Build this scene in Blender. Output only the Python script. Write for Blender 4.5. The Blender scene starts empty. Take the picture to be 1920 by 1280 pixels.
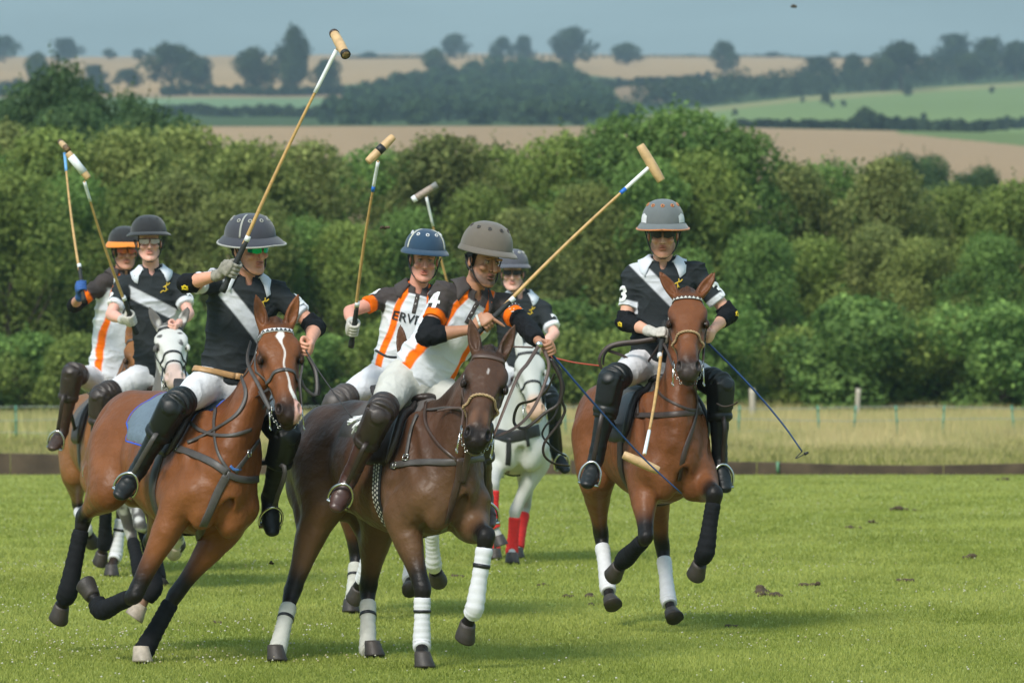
import bpy, math, random
import numpy as np
from mathutils import Vector, Matrix
from mathutils.bvhtree import BVHTree

SC = bpy.context.scene
R = math.radians
# ------------------------------------------------------------------ camera
CAM_H = 1.72
LENS = 200.0
FPX = LENS / 36.0 * 1920.0            # focal length in photo pixels
cam_data = bpy.data.cameras.new("camera")
cam = bpy.data.objects.new("camera", cam_data)
SC.collection.objects.link(cam)
SC.camera = cam
cam.location = (0, 0, CAM_H)
cam.rotation_euler = (R(90), 0, 0)
cam_data.lens = LENS
cam_data.sensor_width = 36.0
cam_data.clip_start = 0.5
cam_data.clip_end = 12000
cam_data.dof.use_dof = True
cam_data.dof.focus_distance = 31.5
cam_data.dof.aperture_fstop = 6.3
# ------------------------------------------------------------------ world, sun
SUN_EL, SUN_AZ = R(44), R(208)        # azimuth clockwise from +Y: sun behind the camera's left shoulder
world = bpy.data.worlds.new("World")
SC.world = world
world.use_nodes = True
wn, wl = world.node_tree.nodes, world.node_tree.links
wn.clear()
sky = wn.new("ShaderNodeTexSky")
sky.sky_type = 'NISHITA'
sky.sun_disc = False
sky.sun_elevation = SUN_EL
sky.sun_rotation = SUN_AZ
sky.air_density = 1.0
sky.dust_density = 2.2
sky.ozone_density = 2.0
mixc = wn.new("ShaderNodeMix"); mixc.data_type = 'RGBA'
mixc.inputs[0].default_value = 0.68
mixc.inputs[7].default_value = (2.3, 3.4, 3.75, 1)      # even grey-teal cloud deck
bg = wn.new("ShaderNodeBackground"); bg.inputs[1].default_value = 0.088
wo = wn.new("ShaderNodeOutputWorld")
# the cloud deck is dimmer toward the horizon, with faint uneven banks
wtc = wn.new("ShaderNodeTexCoord"); wsp = wn.new("ShaderNodeSeparateXYZ"); wl.new(wtc.outputs["Generated"], wsp.inputs[0])
wmr = wn.new("ShaderNodeMapRange"); wmr.inputs[1].default_value = 0.03; wmr.inputs[2].default_value = 0.50; wmr.inputs[3].default_value = 0.66; wmr.inputs[4].default_value = 1.28; wl.new(wsp.outputs[2], wmr.inputs[0])
wmp = wn.new("ShaderNodeMapping"); wmp.inputs["Scale"].default_value = (9, 9, 60); wl.new(wtc.outputs["Generated"], wmp.inputs[0])
wnz = wn.new("ShaderNodeTexNoise"); wnz.inputs["Scale"].default_value = 1.6; wnz.inputs["Detail"].default_value = 4; wl.new(wmp.outputs[0], wnz.inputs["Vector"])
wm2 = wn.new("ShaderNodeMapRange"); wm2.inputs[1].default_value = 0.3; wm2.inputs[2].default_value = 0.7; wm2.inputs[3].default_value = 0.90; wm2.inputs[4].default_value = 1.10; wl.new(wnz.outputs[0], wm2.inputs[0])
wmu = wn.new("ShaderNodeMath"); wmu.operation = 'MULTIPLY'; wl.new(wmr.outputs[0], wmu.inputs[0]); wl.new(wm2.outputs[0], wmu.inputs[1])
wvs = wn.new("ShaderNodeVectorMath"); wvs.operation = 'SCALE'; wl.new(wmu.outputs[0], wvs.inputs["Scale"])
wl.new(sky.outputs[0], mixc.inputs[6]); wl.new(mixc.outputs[2], wvs.inputs[0]); wl.new(wvs.outputs[0], bg.inputs[0]); wl.new(bg.outputs[0], wo.inputs[0])
sun_data = bpy.data.lights.new("sun", 'SUN')
sun_data.energy = 1.5
sun_data.angle = R(15)
sun_data.color = (1.0, 0.95, 0.87)
sun = bpy.data.objects.new("sun", sun_data)
SC.collection.objects.link(sun)
sd = Vector((math.sin(SUN_AZ) * math.cos(SUN_EL), math.cos(SUN_AZ) * math.cos(SUN_EL), math.sin(SUN_EL)))
sun.rotation_euler = (-sd).to_track_quat('-Z', 'Y').to_euler()
sun.location = (0, 0, 50)
SC.view_settings.view_transform = 'Standard'
SC.view_settings.look = 'None'
SC.view_settings.exposure = 1.15
SC.view_settings.gamma = 1.0
SC.cycles.max_bounces = 6
SC.cycles.diffuse_bounces = 3
SC.cycles.glossy_bounces = 2
SC.cycles.transparent_max_bounces = 6
SC.cycles.volume_bounces = 0
SC.cycles.use_denoising = True

# ------------------------------------------------------------------ small maths
A3 = lambda *v: np.array(v, dtype=float)
def unit(v):
    v = np.asarray(v, float); return v / max(1e-9, np.linalg.norm(v))
def P(px, py, Y):
    """photo pixel + distance -> world point"""
    return A3((px - 960) / FPX * Y, Y, CAM_H - (py - 640) / FPX * Y)
def pixel(p):
    return (960 + p[0] / p[1] * FPX, 640 - (p[2] - CAM_H) / p[1] * FPX)
def reach(p, px, py, L, sign):
    """joint at bone length L from p, seen at the pixel; sign -1 nearer the camera, +1 farther"""
    o = A3(0, 0, CAM_H); d = unit(A3((px - 960) / FPX, 1, -(py - 640) / FPX))
    b = np.dot(d, o - p); c = np.dot(o - p, o - p) - L * L
    D = b * b - c
    t = -b + sign * math.sqrt(max(D, 0))
    return o + d * t
def frame(o, ax0, ax1hint):
    a = unit(ax0); b = unit(ax1hint - np.dot(ax1hint, a) * a); c = np.cross(a, b)
    return Fr(o, np.stack([a, b, c]))
class Fr:
    def __init__(s, o, M): s.o = np.asarray(o, float); s.M = M
    def __call__(s, a, b, c): return s.o + a * s.M[0] + b * s.M[1] + c * s.M[2]
    def loc(s, p): return (np.asarray(p) - s.o) @ s.M.T
def catmull(pts, n):
    pts = np.asarray(pts, float)
    if len(pts) == 2:
        t = np.linspace(0, 1, n + 1)[:, None]; return pts[0] * (1 - t) + pts[1] * t
    Q = np.vstack([2 * pts[0] - pts[1], pts, 2 * pts[-1] - pts[-2]])
    out = []; m = len(pts) - 1
    for i in range(n + 1):
        x = i / n * m; k = min(int(x), m - 1); t = x - k
        p0, p1, p2, p3 = Q[k], Q[k + 1], Q[k + 2], Q[k + 3]
        out.append(0.5 * (2 * p1 + (p2 - p0) * t + (2 * p0 - 5 * p1 + 4 * p2 - p3) * t * t + (3 * p1 - p0 - 3 * p2 + p3) * t ** 3))
    return np.array(out)
_rs = np.random.RandomState(5)
_T = _rs.rand(32, 32, 32).astype(np.float32)
def vnoise(p, s):
    """cheap value noise on points (N,3), about -1..1"""
    q = np.asarray(p) * s; i = np.floor(q).astype(int); f = q - i; f = f * f * (3 - 2 * f)
    r = 0
    for dx in (0, 1):
        for dy in (0, 1):
            for dz in (0, 1):
                w = (f[:, 0] if dx else 1 - f[:, 0]) * (f[:, 1] if dy else 1 - f[:, 1]) * (f[:, 2] if dz else 1 - f[:, 2])
                r = r + w * _T[(i[:, 0] + dx) % 32, (i[:, 1] + dy) % 32, (i[:, 2] + dz) % 32]
    return r * 2 - 1
def sstep(a, b, x):
    t = np.clip((x - a) / (b - a), 0, 1); return t * t * (3 - 2 * t)

# ------------------------------------------------------------------ objects
COL = SC.collection
def tag(o, label=None, cat=None, group=None, kind=None):
    for k, v in (('label', label), ('category', cat), ('group', group), ('kind', kind)):
        if v: o[k] = v
    return o
def link(name, me, parent=None):
    o = bpy.data.objects.new(name, me); COL.objects.link(o)
    if parent is not None: o.parent = parent
    return o
def empty(name, loc=(0, 0, 0)):
    o = bpy.data.objects.new(name, None); COL.objects.link(o); o.location = loc; return o
def mesh_np(name, V, faces, mats, smooth=True, col=None, midx=None, uv=None):
    """V (N,3); faces: array (M,3|4) or list of arrays"""
    V = np.asarray(V, np.float32)
    fl = faces if isinstance(faces, list) else [faces]
    fl = [np.asarray(f, np.int32) for f in fl if len(f)]
    me = bpy.data.meshes.new(name)
    me.vertices.add(len(V)); me.vertices.foreach_set("co", V.ravel())
    loops = np.concatenate([f.ravel() for f in fl]); tot = np.concatenate([np.full(len(f), f.shape[1]) for f in fl])
    start = np.concatenate([[0], np.cumsum(tot)[:-1]])
    me.loops.add(len(loops)); me.loops.foreach_set("vertex_index", loops.astype(np.int32))
    me.polygons.add(len(tot)); me.polygons.foreach_set("loop_start", start.astype(np.int32))
    try: me.polygons.foreach_set("loop_total", tot.astype(np.int32))
    except Exception: pass
    me.polygons.foreach_set("use_smooth", np.full(len(tot), smooth))
    if midx is not None: me.polygons.foreach_set("material_index", np.asarray(midx, np.int32))
    for m in (mats if isinstance(mats, (list, tuple)) else [mats]): me.materials.append(m)
    me.update(calc_edges=True)
    if col is not None:
        c = np.ones((len(V), 4), np.float32); c[:, :3] = col
        at = me.color_attributes.new("Col", 'FLOAT_COLOR', 'POINT'); at.data.foreach_set("color", c.ravel())
    return me
class MB:
    """collects grids / tubes into ONE mesh"""
    def __init__(s): s.V = []; s.q = []; s.t = []; s.n = 0; s.c = []
    def add(s, V, quads=None, tris=None, col=None):
        V = np.asarray(V, float); s.V.append(V)
        if quads is not None and len(quads): s.q.append(np.asarray(quads) + s.n)
        if tris is not None and len(tris): s.t.append(np.asarray(tris) + s.n)
        s.c.append(np.tile(np.asarray(col if col is not None else (1, 1, 1), float), (len(V), 1)) if np.ndim(col) < 2 else col)
        s.n += len(V); return s
    def grid(s, G, cu=False, cv=False, col=None, caps=False):
        G = np.asarray(G, float); a, b = G.shape[:2]
        I = np.arange(a * b).reshape(a, b)
        iu = list(range(a)) + ([0] if cu else []); iv = list(range(b)) + ([0] if cv else [])
        J = I[np.ix_(iu, iv)]
        q = np.stack([J[:-1, :-1], J[1:, :-1], J[1:, 1:], J[:-1, 1:]], -1).reshape(-1, 4)
        V = G.reshape(-1, 3); t = []
        if caps:
            V = np.vstack([V, G[0].mean(0), G[-1].mean(0)]); n0 = a * b
            for j in range(b if cv else b - 1):
                k = (j + 1) % b
                t.append((n0, I[0, j], I[0, k])); t.append((n0 + 1, I[-1, k], I[-1, j]))
        return s.add(V, q, t, col)
    def pipe(s, pts, rad, n=8, seg=None, col=None, flat=None, up=None):
        """round (or flat=(rw,rt)) tube along points"""
        pts = np.asarray(pts, float)
        if seg: pts = catmull(pts, seg)
        m = len(pts); rad = np.broadcast_to(np.asarray(rad, float), (m,)) if np.ndim(rad) == 0 or len(rad) == m else np.interp(np.linspace(0, 1, m), np.linspace(0, 1, len(rad)), rad)
        T = np.gradient(pts, axis=0); T /= np.linalg.norm(T, axis=1)[:, None] + 1e-9
        u = np.cross(T[0], up if up is not None else (A3(0, 0, 1) if abs(T[0][2]) < .9 else A3(1, 0, 0))); u = unit(u); G = []
        for i in range(m):
            u = unit(u - np.dot(u, T[i]) * T[i]); v = np.cross(T[i], u)
            th = np.arange(n) * 2 * math.pi / n
            G.append(pts[i] + rad[i] * (np.cos(th)[:, None] * u + np.sin(th)[:, None] * v))
        return s.grid(G, cv=True, col=col, caps=True)
    def ribbon(s, pts, nor, w, t=.003, col=None):
        pts = np.asarray(pts, float); nor = np.asarray(nor, float)
        T = np.gradient(pts, axis=0); S = np.cross(T, nor); S /= np.linalg.norm(S, axis=1)[:, None] + 1e-9
        w = np.broadcast_to(w, (len(pts),))[:, None] / 2
        ring = np.stack([pts - S * w, pts - S * w * .8 + nor * t, pts + S * w * .8 + nor * t, pts + S * w, pts + S * w * .8 - nor * t * .6, pts - S * w * .8 - nor * t * .6], 1)
        return s.grid(ring, cv=True, col=col, caps=True)
    def box(s, c, ax, col=None):
        ax = np.asarray(ax, float); c = np.asarray(c, float)
        V = [c + sx * ax[0] + sy * ax[1] + sz * ax[2] for sx in (-1, 1) for sy in (-1, 1) for sz in (-1, 1)]
        return s.add(V, [(0, 1, 3, 2), (4, 6, 7, 5), (0, 4, 5, 1), (2, 3, 7, 6), (0, 2, 6, 4), (1, 5, 7, 3)], col=col)
    def build(s, name, mat, parent=None, smooth=True, usecol=False):
        f = []
        if s.q: f.append(np.vstack(s.q))
        if s.t: f.append(np.vstack(s.t))
        return link(name, mesh_np(name, np.vstack(s.V), f, mat, smooth, np.vstack(s.c) if usecol else None), parent)

# ------------------------------------------------------------------ implicit surfaces (smooth union of tapered limbs) -> one continuous skin
class Tube:
    def __init__(s, pts, rad, up=None, n=None, cap=1.0):
        pts = np.asarray(pts, float); rad = np.asarray(rad, float)
        if rad.ndim == 1: rad = np.stack([rad, rad], 1)
        if n: pts = catmull(pts, n); rad = catmull(rad, n)
        s.p = pts; s.r = rad; s.segs = []
        for i in range(len(pts) - 1):
            d = pts[i + 1] - pts[i]; L = max(np.linalg.norm(d), 1e-5); w = d / L
            h = np.asarray(up if up is not None else ((0, 0, 1) if abs(w[2]) < .9 else (0, 1, 0)), float)
            if abs(np.dot(unit(h), w)) > .995: h = h + A3(.3, .2, .1)
            v = unit(h - np.dot(h, w) * w); u = np.cross(w, v)
            s.segs.append((pts[i], d, L, u, v, w, rad[i], rad[i + 1], cap))
        m = rad.max(1)[:, None]
        s.lo = (pts - m).min(0); s.hi = (pts + m).max(0)
    def seg_box(s, i):
        a, b = s.p[i], s.p[i + 1]; m = max(s.r[i].max(), s.r[i + 1].max())
        return np.minimum(a, b) - m, np.maximum(a, b) + m
    def seg_eval(s, i, X, Y, Z):
        a, d, L, u, v, w, r0, r1, cap = s.segs[i]
        x, y, z = X - a[0], Y - a[1], Z - a[2]
        al = x * w[0] + y * w[1] + z * w[2]
        t = np.clip(al / L, 0, 1)
        e = al - t * L
        qu = x * u[0] + y * u[1] + z * u[2]; qv = x * v[0] + y * v[1] + z * v[2]
        ru = r0[0] + (r1[0] - r0[0]) * t; rv = r0[1] + (r1[1] - r0[1]) * t; rw = np.minimum(ru, rv) * cap
        a0 = qu / ru; b0 = qv / rv; c0 = e / rw
        k0 = np.sqrt(a0 * a0 + b0 * b0 + c0 * c0) + 1e-6
        k1 = np.sqrt((a0 / ru) ** 2 + (b0 / rv) ** 2 + (c0 / rw) ** 2) + 1e-6
        return (k0 * (k0 - 1) / k1).astype(np.float32)
    def at(s, Pn):
        r = None
        for i in range(len(s.segs)):
            d = s.seg_eval(i, Pn[:, 0], Pn[:, 1], Pn[:, 2]); r = d if r is None else np.minimum(r, d)
        return r
class Ell:
    """ellipsoid: centre, three radii along the rows of axes"""
    def __init__(s, c, r, axes):
        s.c = np.asarray(c, float); s.rr = np.asarray(r, float); s.ax = np.asarray(axes, float)
        e = np.sqrt(((s.ax * s.rr[:, None]) ** 2).sum(0)); s.lo = s.c - e; s.hi = s.c + e; s.segs = [0]
    def seg_box(s, i): return s.lo, s.hi
    def seg_eval(s, i, X, Y, Z):
        x, y, z = X - s.c[0], Y - s.c[1], Z - s.c[2]; k0 = 0; k1 = 0
        for a, r in zip(s.ax, s.rr):
            q = (x * a[0] + y * a[1] + z * a[2]) / r; k0 = k0 + q * q; k1 = k1 + (q / r) ** 2
        k0 = np.sqrt(k0) + 1e-6; k1 = np.sqrt(k1) + 1e-6
        return (k0 * (k0 - 1) / k1).astype(np.float32)
    def at(s, Pn): return s.seg_eval(0, Pn[:, 0], Pn[:, 1], Pn[:, 2])
class Skin:
    def __init__(s): s.ops = []
    def add(s, prim, k=.02, col=None, sub=False): s.ops.append((prim, k, col, sub)); return prim
    def tube(s, pts, rad, k=.02, up=None, n=None, col=None, sub=False, cap=1.0): return s.add(Tube(pts, rad, up, n, cap), k, col, sub)
    def ell(s, c, r, axes=np.eye(3), k=.02, col=None, sub=False): return s.add(Ell(c, r, axes), k, col, sub)
    def patch(s, lo, hi, h):
        lo = np.asarray(lo, float); hi = np.asarray(hi, float)
        n = np.ceil((hi - lo) / h).astype(int) + 1
        ax = [(lo[i] + h * np.arange(n[i])).astype(np.float32) for i in range(3)]
        A = np.full(n, 1.0, np.float32)
        def rng(l, u):
            a = np.clip(np.floor((l - lo) / h).astype(int), 0, n); b = np.clip(np.ceil((u - lo) / h).astype(int) + 1, 0, n); return a, b
        for prim, k, col, sub in s.ops:
            m = k + 2.5 * h
            a, b = rng(prim.lo - m, prim.hi + m)
            if np.any(b <= a): continue
            T = np.full(b - a, 1.0, np.float32)
            for i in range(len(prim.segs)):
                l, u = prim.seg_box(i); c, d = rng(l - m, u + m); c = np.maximum(c, a); d = np.minimum(d, b)
                if np.any(d <= c): continue
                D = prim.seg_eval(i, ax[0][c[0]:d[0], None, None], ax[1][None, c[1]:d[1], None], ax[2][None, None, c[2]:d[2]])
                sl = tuple(slice(c[j] - a[j], d[j] - a[j]) for j in range(3))
                T[sl] = np.minimum(T[sl], D)
            S = tuple(slice(a[j], b[j]) for j in range(3)); B = A[S]
            if sub:
                T = -T; g = np.maximum(k - np.abs(B - T), 0); A[S] = np.maximum(B, T) + g * g * .25 / k
            else:
                g = np.maximum(k - np.abs(B - T), 0); A[S] = np.minimum(B, T) - g * g * .25 / k
        return nets(A, lo, h)
    def bounds(s, m=.03):
        lo = np.min([p.lo for p, k, c, sub in s.ops if not sub], 0) - m; hi = np.max([p.hi for p, k, c, sub in s.ops if not sub], 0) + m
        return lo, hi
    def color(s, V, base, soft=.012):
        C = np.tile(np.asarray(base, float), (len(V), 1)); W = np.full(len(V), .3)[:, None]
        for prim, k, col, sub in s.ops:
            if col is None or sub: continue
            d = prim.at(V); w = np.exp(-np.clip(d, -.01, .2) / soft)[:, None] * 2
            w[d > .05] = 0
            C += w * np.asarray(col); W += w
        C = (C - .7 * np.asarray(base) * 1.0) if False else C
        return C / (W + .7)
def nets(A, lo, h):
    s = A < 0; N = A.shape
    cnt = np.zeros((N[0] - 1, N[1] - 1, N[2] - 1), np.int8)
    cs = [(i, j, k) for i in (0, 1) for j in (0, 1) for k in (0, 1)]
    for i, j, k in cs: cnt += s[i:N[0] - 1 + i, j:N[1] - 1 + j, k:N[2] - 1 + k]
    act = (cnt > 0) & (cnt < 8); I = np.argwhere(act)
    if not len(I): return np.zeros((0, 3)), np.zeros((0, 4), int)
    idx = np.full(act.shape, -1, np.int32); idx[act] = np.arange(len(I))
    pos = np.zeros((len(I), 3)); c = np.zeros(len(I))
    for ca in cs:
        for ax in range(3):
            if ca[ax]: continue
            cb = list(ca); cb[ax] = 1
            va = A[I[:, 0] + ca[0], I[:, 1] + ca[1], I[:, 2] + ca[2]]; vb = A[I[:, 0] + cb[0], I[:, 1] + cb[1], I[:, 2] + cb[2]]
            m = (va < 0) != (vb < 0); t = np.where(m, va / np.where(m, va - vb, 1), 0)
            q = np.tile(np.array(ca, float), (len(I), 1)); q[:, ax] += t
            pos += q * m[:, None]; c += m
    V = lo + h * (I + pos / c[:, None]); F = []
    for ax in range(3):
        sl0 = [slice(None)] * 3; sl1 = [slice(None)] * 3; sl0[ax] = slice(0, -1); sl1[ax] = slice(1, None)
        a = s[tuple(sl0)]; b = s[tuple(sl1)]; E = np.argwhere(a != b)
        o1, o2 = [x for x in range(3) if x != ax]
        E = E[(E[:, o1] > 0) & (E[:, o2] > 0) & (E[:, o1] < N[o1] - 1) & (E[:, o2] < N[o2] - 1)]
        inside = a[tuple(E.T)]
        def cell(d1, d2):
            q = E.copy(); q[:, o1] -= d1; q[:, o2] -= d2; return idx[tuple(q.T)]
        q = np.stack([cell(1, 1), cell(0, 1), cell(0, 0), cell(1, 0)], 1)
        flip = inside if ax != 1 else ~inside
        q[~flip] = q[~flip][:, ::-1]; F.append(q)
    F = np.vstack(F); F = F[(F >= 0).all(1)]
    return V, F
def relax(V, F, it=2, lam=.5):
    if not len(F): return V
    E = np.vstack([F[:, [0, 1]], F[:, [1, 2]], F[:, [2, 3]], F[:, [3, 0]]]); E = np.vstack([E, E[:, ::-1]])
    n = len(V); deg = np.bincount(E[:, 0], minlength=n) + 1e-9
    for _ in range(it):
        M = np.stack([np.bincount(E[:, 0], V[E[:, 1], j], n) for j in range(3)], 1) / deg[:, None]
        V = V + lam * (M - V)
    return V
def vnormals(V, F):
    a = V[F[:, 2]] - V[F[:, 0]]; b = V[F[:, 3]] - V[F[:, 1]]; fn = np.cross(a, b); n = len(V)
    N = np.stack([sum(np.bincount(F[:, i], fn[:, j], n) for i in range(4)) for j in range(3)], 1)
    return N / (np.linalg.norm(N, axis=1)[:, None] + 1e-12)
def cut(V, F, keep):
    """keep faces whose centre passes keep()"""
    if not len(F): return V, F
    k = keep(V[F].mean(1)); F = F[k]; used = np.unique(F); m = np.full(len(V), -1); m[used] = np.arange(len(used))
    return V[used], m[F]
def merge(parts):
    Vs, Fs, n = [], [], 0
    for V, F in parts: Vs.append(V); Fs.append(F + n); n += len(V)
    return np.vstack(Vs), np.vstack(Fs)
def bvh_of(V, F): return BVHTree.FromPolygons([tuple(v) for v in V], [tuple(map(int, f)) for f in F])
def cam_hit(bvh, px, py, off=0.0):
    d = unit(A3((px - 960) / FPX, 1, -(py - 640) / FPX)); h = bvh.ray_cast(Vector((0, 0, CAM_H)), Vector(d))
    if h[0] is None: return None, None
    n = np.array(h[1]); n = n if np.dot(n, d) < 0 else -n
    return np.array(h[0]) + n * off, n
def cast(bvh, o, d, off=0.0, far=2.0):
    h = bvh.ray_cast(Vector(o), Vector(unit(d)), far)
    if h[0] is None: return None, None
    n = np.array(h[1]); n = n if np.dot(n, d) < 0 else -n
    return np.array(h[0]) + n * off, n
def strap_px(mb, bvh, pix, w, off=.004, seg=None, t=.003):
    """strap lying on a surface, its course read off the photo"""
    pp = catmull(np.array(pix, float), seg or max(6, len(pix) * 5)); pts, nor = [], []
    for x, y in pp:
        h, n = cam_hit(bvh, x, y, off)
        if h is not None: pts.append(h); nor.append(n)
    if len(pts) < 3: return
    pts = np.array(pts); nor = np.array(nor)
    for _ in range(2):
        pts[1:-1] = .25 * pts[:-2] + .5 * pts[1:-1] + .25 * pts[2:]; nor[1:-1] = .25 * nor[:-2] + .5 * nor[1:-1] + .25 * nor[2:]
    nor /= np.linalg.norm(nor, axis=1)[:, None]
    mb.ribbon(pts + nor * .002, nor, w, t)
def ring_on(bvh, c, ax, u, n=36, off=.004, rad=.6, arc=(0, 360)):
    """closed band round a body: cast inwards to c in the plane across ax"""
    ax = unit(ax); u = unit(u - np.dot(u, ax) * ax); v = np.cross(ax, u); pts, nor = [], []
    for i in range(n + 1):
        th = R(arc[0] + (arc[1] - arc[0]) * i / n); d = math.cos(th) * u + math.sin(th) * v
        h, nn = cast(bvh, c + d * rad, -d, off, rad)
        if h is not None: pts.append(h); nor.append(nn * .5 + d * .5)
    return np.array(pts), np.array(nor) / np.linalg.norm(nor, axis=1)[:, None]

# ------------------------------------------------------------------ materials
MATS = {}
def M(name, col=(.5, .5, .5), rough=.6, attr=False, var=.12, vs=6.0, bump=0.0, bs=80.0, metal=0.0, sheen=0.0, spec=.5, coat=0.0, bump2=0.0, bs2=8.0, rnd=0.0, trans=0.0):
    if name in MATS: return MATS[name]
    m = bpy.data.materials.new(name); m.use_nodes = True; n, l = m.node_tree.nodes, m.node_tree.links
    b = n["Principled BSDF"]; b.inputs["Roughness"].default_value = rough; b.inputs["Metallic"].default_value = metal
    b.inputs["Specular IOR Level"].default_value = spec; b.inputs["Sheen Weight"].default_value = sheen; b.inputs["Coat Weight"].default_value = coat
    tc = n.new("ShaderNodeTexCoord")
    if attr: s = n.new("ShaderNodeAttribute"); s.attribute_name = "Col"; src = s.outputs[0]
    else: s = n.new("ShaderNodeRGB"); s.outputs[0].default_value = (*col, 1); src = s.outputs[0]
    if var or rnd:
        nz = n.new("ShaderNodeTexNoise"); nz.inputs["Scale"].default_value = vs; nz.inputs["Detail"].default_value = 5
        l.new(tc.outputs["Object"], nz.inputs["Vector"])
        mr = n.new("ShaderNodeMapRange"); mr.inputs[1].default_value = .25; mr.inputs[2].default_value = .75
        mr.inputs[3].default_value = 1 - var; mr.inputs[4].default_value = 1 + var; l.new(nz.outputs[0], mr.inputs[0]); val = mr.outputs[0]
        if rnd:
            oi = n.new("ShaderNodeObjectInfo"); r2 = n.new("ShaderNodeMapRange"); r2.inputs[3].default_value = 1 - rnd; r2.inputs[4].default_value = 1 + rnd
            l.new(oi.outputs["Random"], r2.inputs[0]); mm = n.new("ShaderNodeMath"); mm.operation = 'MULTIPLY'; l.new(val, mm.inputs[0]); l.new(r2.outputs[0], mm.inputs[1]); val = mm.outputs[0]
        vm = n.new("ShaderNodeVectorMath"); vm.operation = 'SCALE'; l.new(src, vm.inputs[0]); l.new(val, vm.inputs["Scale"]); src = vm.outputs[0]
    l.new(src, b.inputs["Base Color"])
    prev = None
    for st, sc in ((bump, bs), (bump2, bs2)):
        if st:
            nb = n.new("ShaderNodeTexNoise"); nb.inputs["Scale"].default_value = sc; nb.inputs["Detail"].default_value = 4; l.new(tc.outputs["Object"], nb.inputs["Vector"])
            bp = n.new("ShaderNodeBump"); bp.inputs["Strength"].default_value = st; bp.inputs["Distance"].default_value = .6 / sc; l.new(nb.outputs[0], bp.inputs["Height"])
            if prev: l.new(prev, bp.inputs["Normal"])
            prev = bp.outputs[0]
    if prev: l.new(prev, b.inputs["Normal"])
    if trans:
        tr = n.new("ShaderNodeBsdfTranslucent"); l.new(src, tr.inputs[0]); mx = n.new("ShaderNodeMixShader"); mx.inputs[0].default_value = trans
        l.new(b.outputs[0], mx.inputs[1]); l.new(tr.outputs[0], mx.inputs[2]); l.new(mx.outputs[0], n["Material Output"].inputs[0])
    MATS[name] = m; return m
def srgb(r, g, b):
    f = lambda c: (c / 255 / 12.92) if c / 255 <= .04045 else ((c / 255 + .055) / 1.055) ** 2.4
    return (f(r), f(g), f(b))
m_coat = M("horse coat", attr=True, rough=.43, var=.15, vs=8, bump=.3, bs=380, spec=.24, bump2=.30, bs2=9)
m_coatw = M("grey horse coat", attr=True, rough=.6, var=.05, vs=9, bump=.1, bs=400, spec=.3, sheen=.1)
m_hoof = M("hoof horn", attr=True, rough=.55, var=.25, vs=40, bump=.3, bs=120)
m_skin = M("skin", attr=True, rough=.5, var=.06, vs=30, bump=.08, bs=300, spec=.4)
m_cloth = M("jersey cloth", attr=True, rough=.85, spec=.12, var=.05, vs=12, bump=.25, bs=700, bump2=.25, bs2=22)
m_white = M("white cotton", (.66, .665, .69), rough=.9, var=.10, vs=9, bump=.2, bs=600, bump2=.3, bs2=20)
m_cream = M("cream cotton", (.55, .545, .50), rough=.9, var=.09, vs=9, bump=.2, bs=600, bump2=.3, bs2=20)
m_black = M("black leather", (.010, .012, .012), rough=.42, spec=.35, var=.2, vs=20, bump=.15, bs=150)
m_brown = M("brown leather", (.050, .028, .020), rough=.38, var=.3, vs=18, bump=.15, bs=150)
m_dkbrown = M("dark brown leather", (.030, .020, .016), rough=.45, var=.25, vs=18, bump=.15, bs=150)
m_greyl = M("grey strap leather", (.065, .058, .055), rough=.5, var=.2, vs=30, bump=.1, bs=200)
m_tan = M("tan leather", (.42, .24, .10), rough=.5, var=.2, vs=30, bump=.1, bs=200)
m_metal = M("steel", (.62, .62, .60), rough=.25, metal=1.0, var=0.08, vs=60)
m_cane = M("cane", (.52, .32, .12), rough=.45, var=.25, vs=25)
m_wood = M("mallet wood", (.58, .38, .19), rough=.5, var=.2, vs=30, bump=.1, bs=100)
m_grip = M("rubber grip", (.018, .02, .02), rough=.7, var=.1, bump=.4, bs=200)
m_tape = M("white tape", (.72, .74, .76), rough=.6, var=.08, vs=40)
m_btape = M("black tape", (.015, .015, .017), rough=.5, var=.1)
m_band = M("bandage", (.64, .645, .67), rough=.9, var=.07, vs=30, bump=.3, bs=500)
m_bandc = M("soiled bandage", (.50, .50, .45), rough=.9, var=.15, vs=18, bump=.3, bs=500)
m_bandr = M("red bandage", (.62, .02, .018), rough=.85, var=.1, vs=30, bump=.3, bs=500)
m_bandk = M("black bandage", (.012, .013, .015), rough=.8, spec=.12, var=.2, vs=30, bump=.5, bs=260)
m_glass = M("dark lens", (.02, .018, .02), rough=.28, var=0, spec=.4)
m_eye = M("eye", (.008, .006, .005), rough=.08, var=0)
m_rope = M("rope", (.42, .29, .16), rough=.8, var=.2, vs=60, bump=.5, bs=220)
m_orange = M("orange cloth", (.85, .17, .012), rough=.8, var=.05)
m_gold = M("gold thread", (.62, .42, .03), rough=.6, var=.1)
m_pad = M("elastic sleeve", (.010, .011, .013), rough=.75, spec=.12, var=.1, vs=30, bump=.2, bs=500, bump2=.4, bs2=30)
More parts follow.
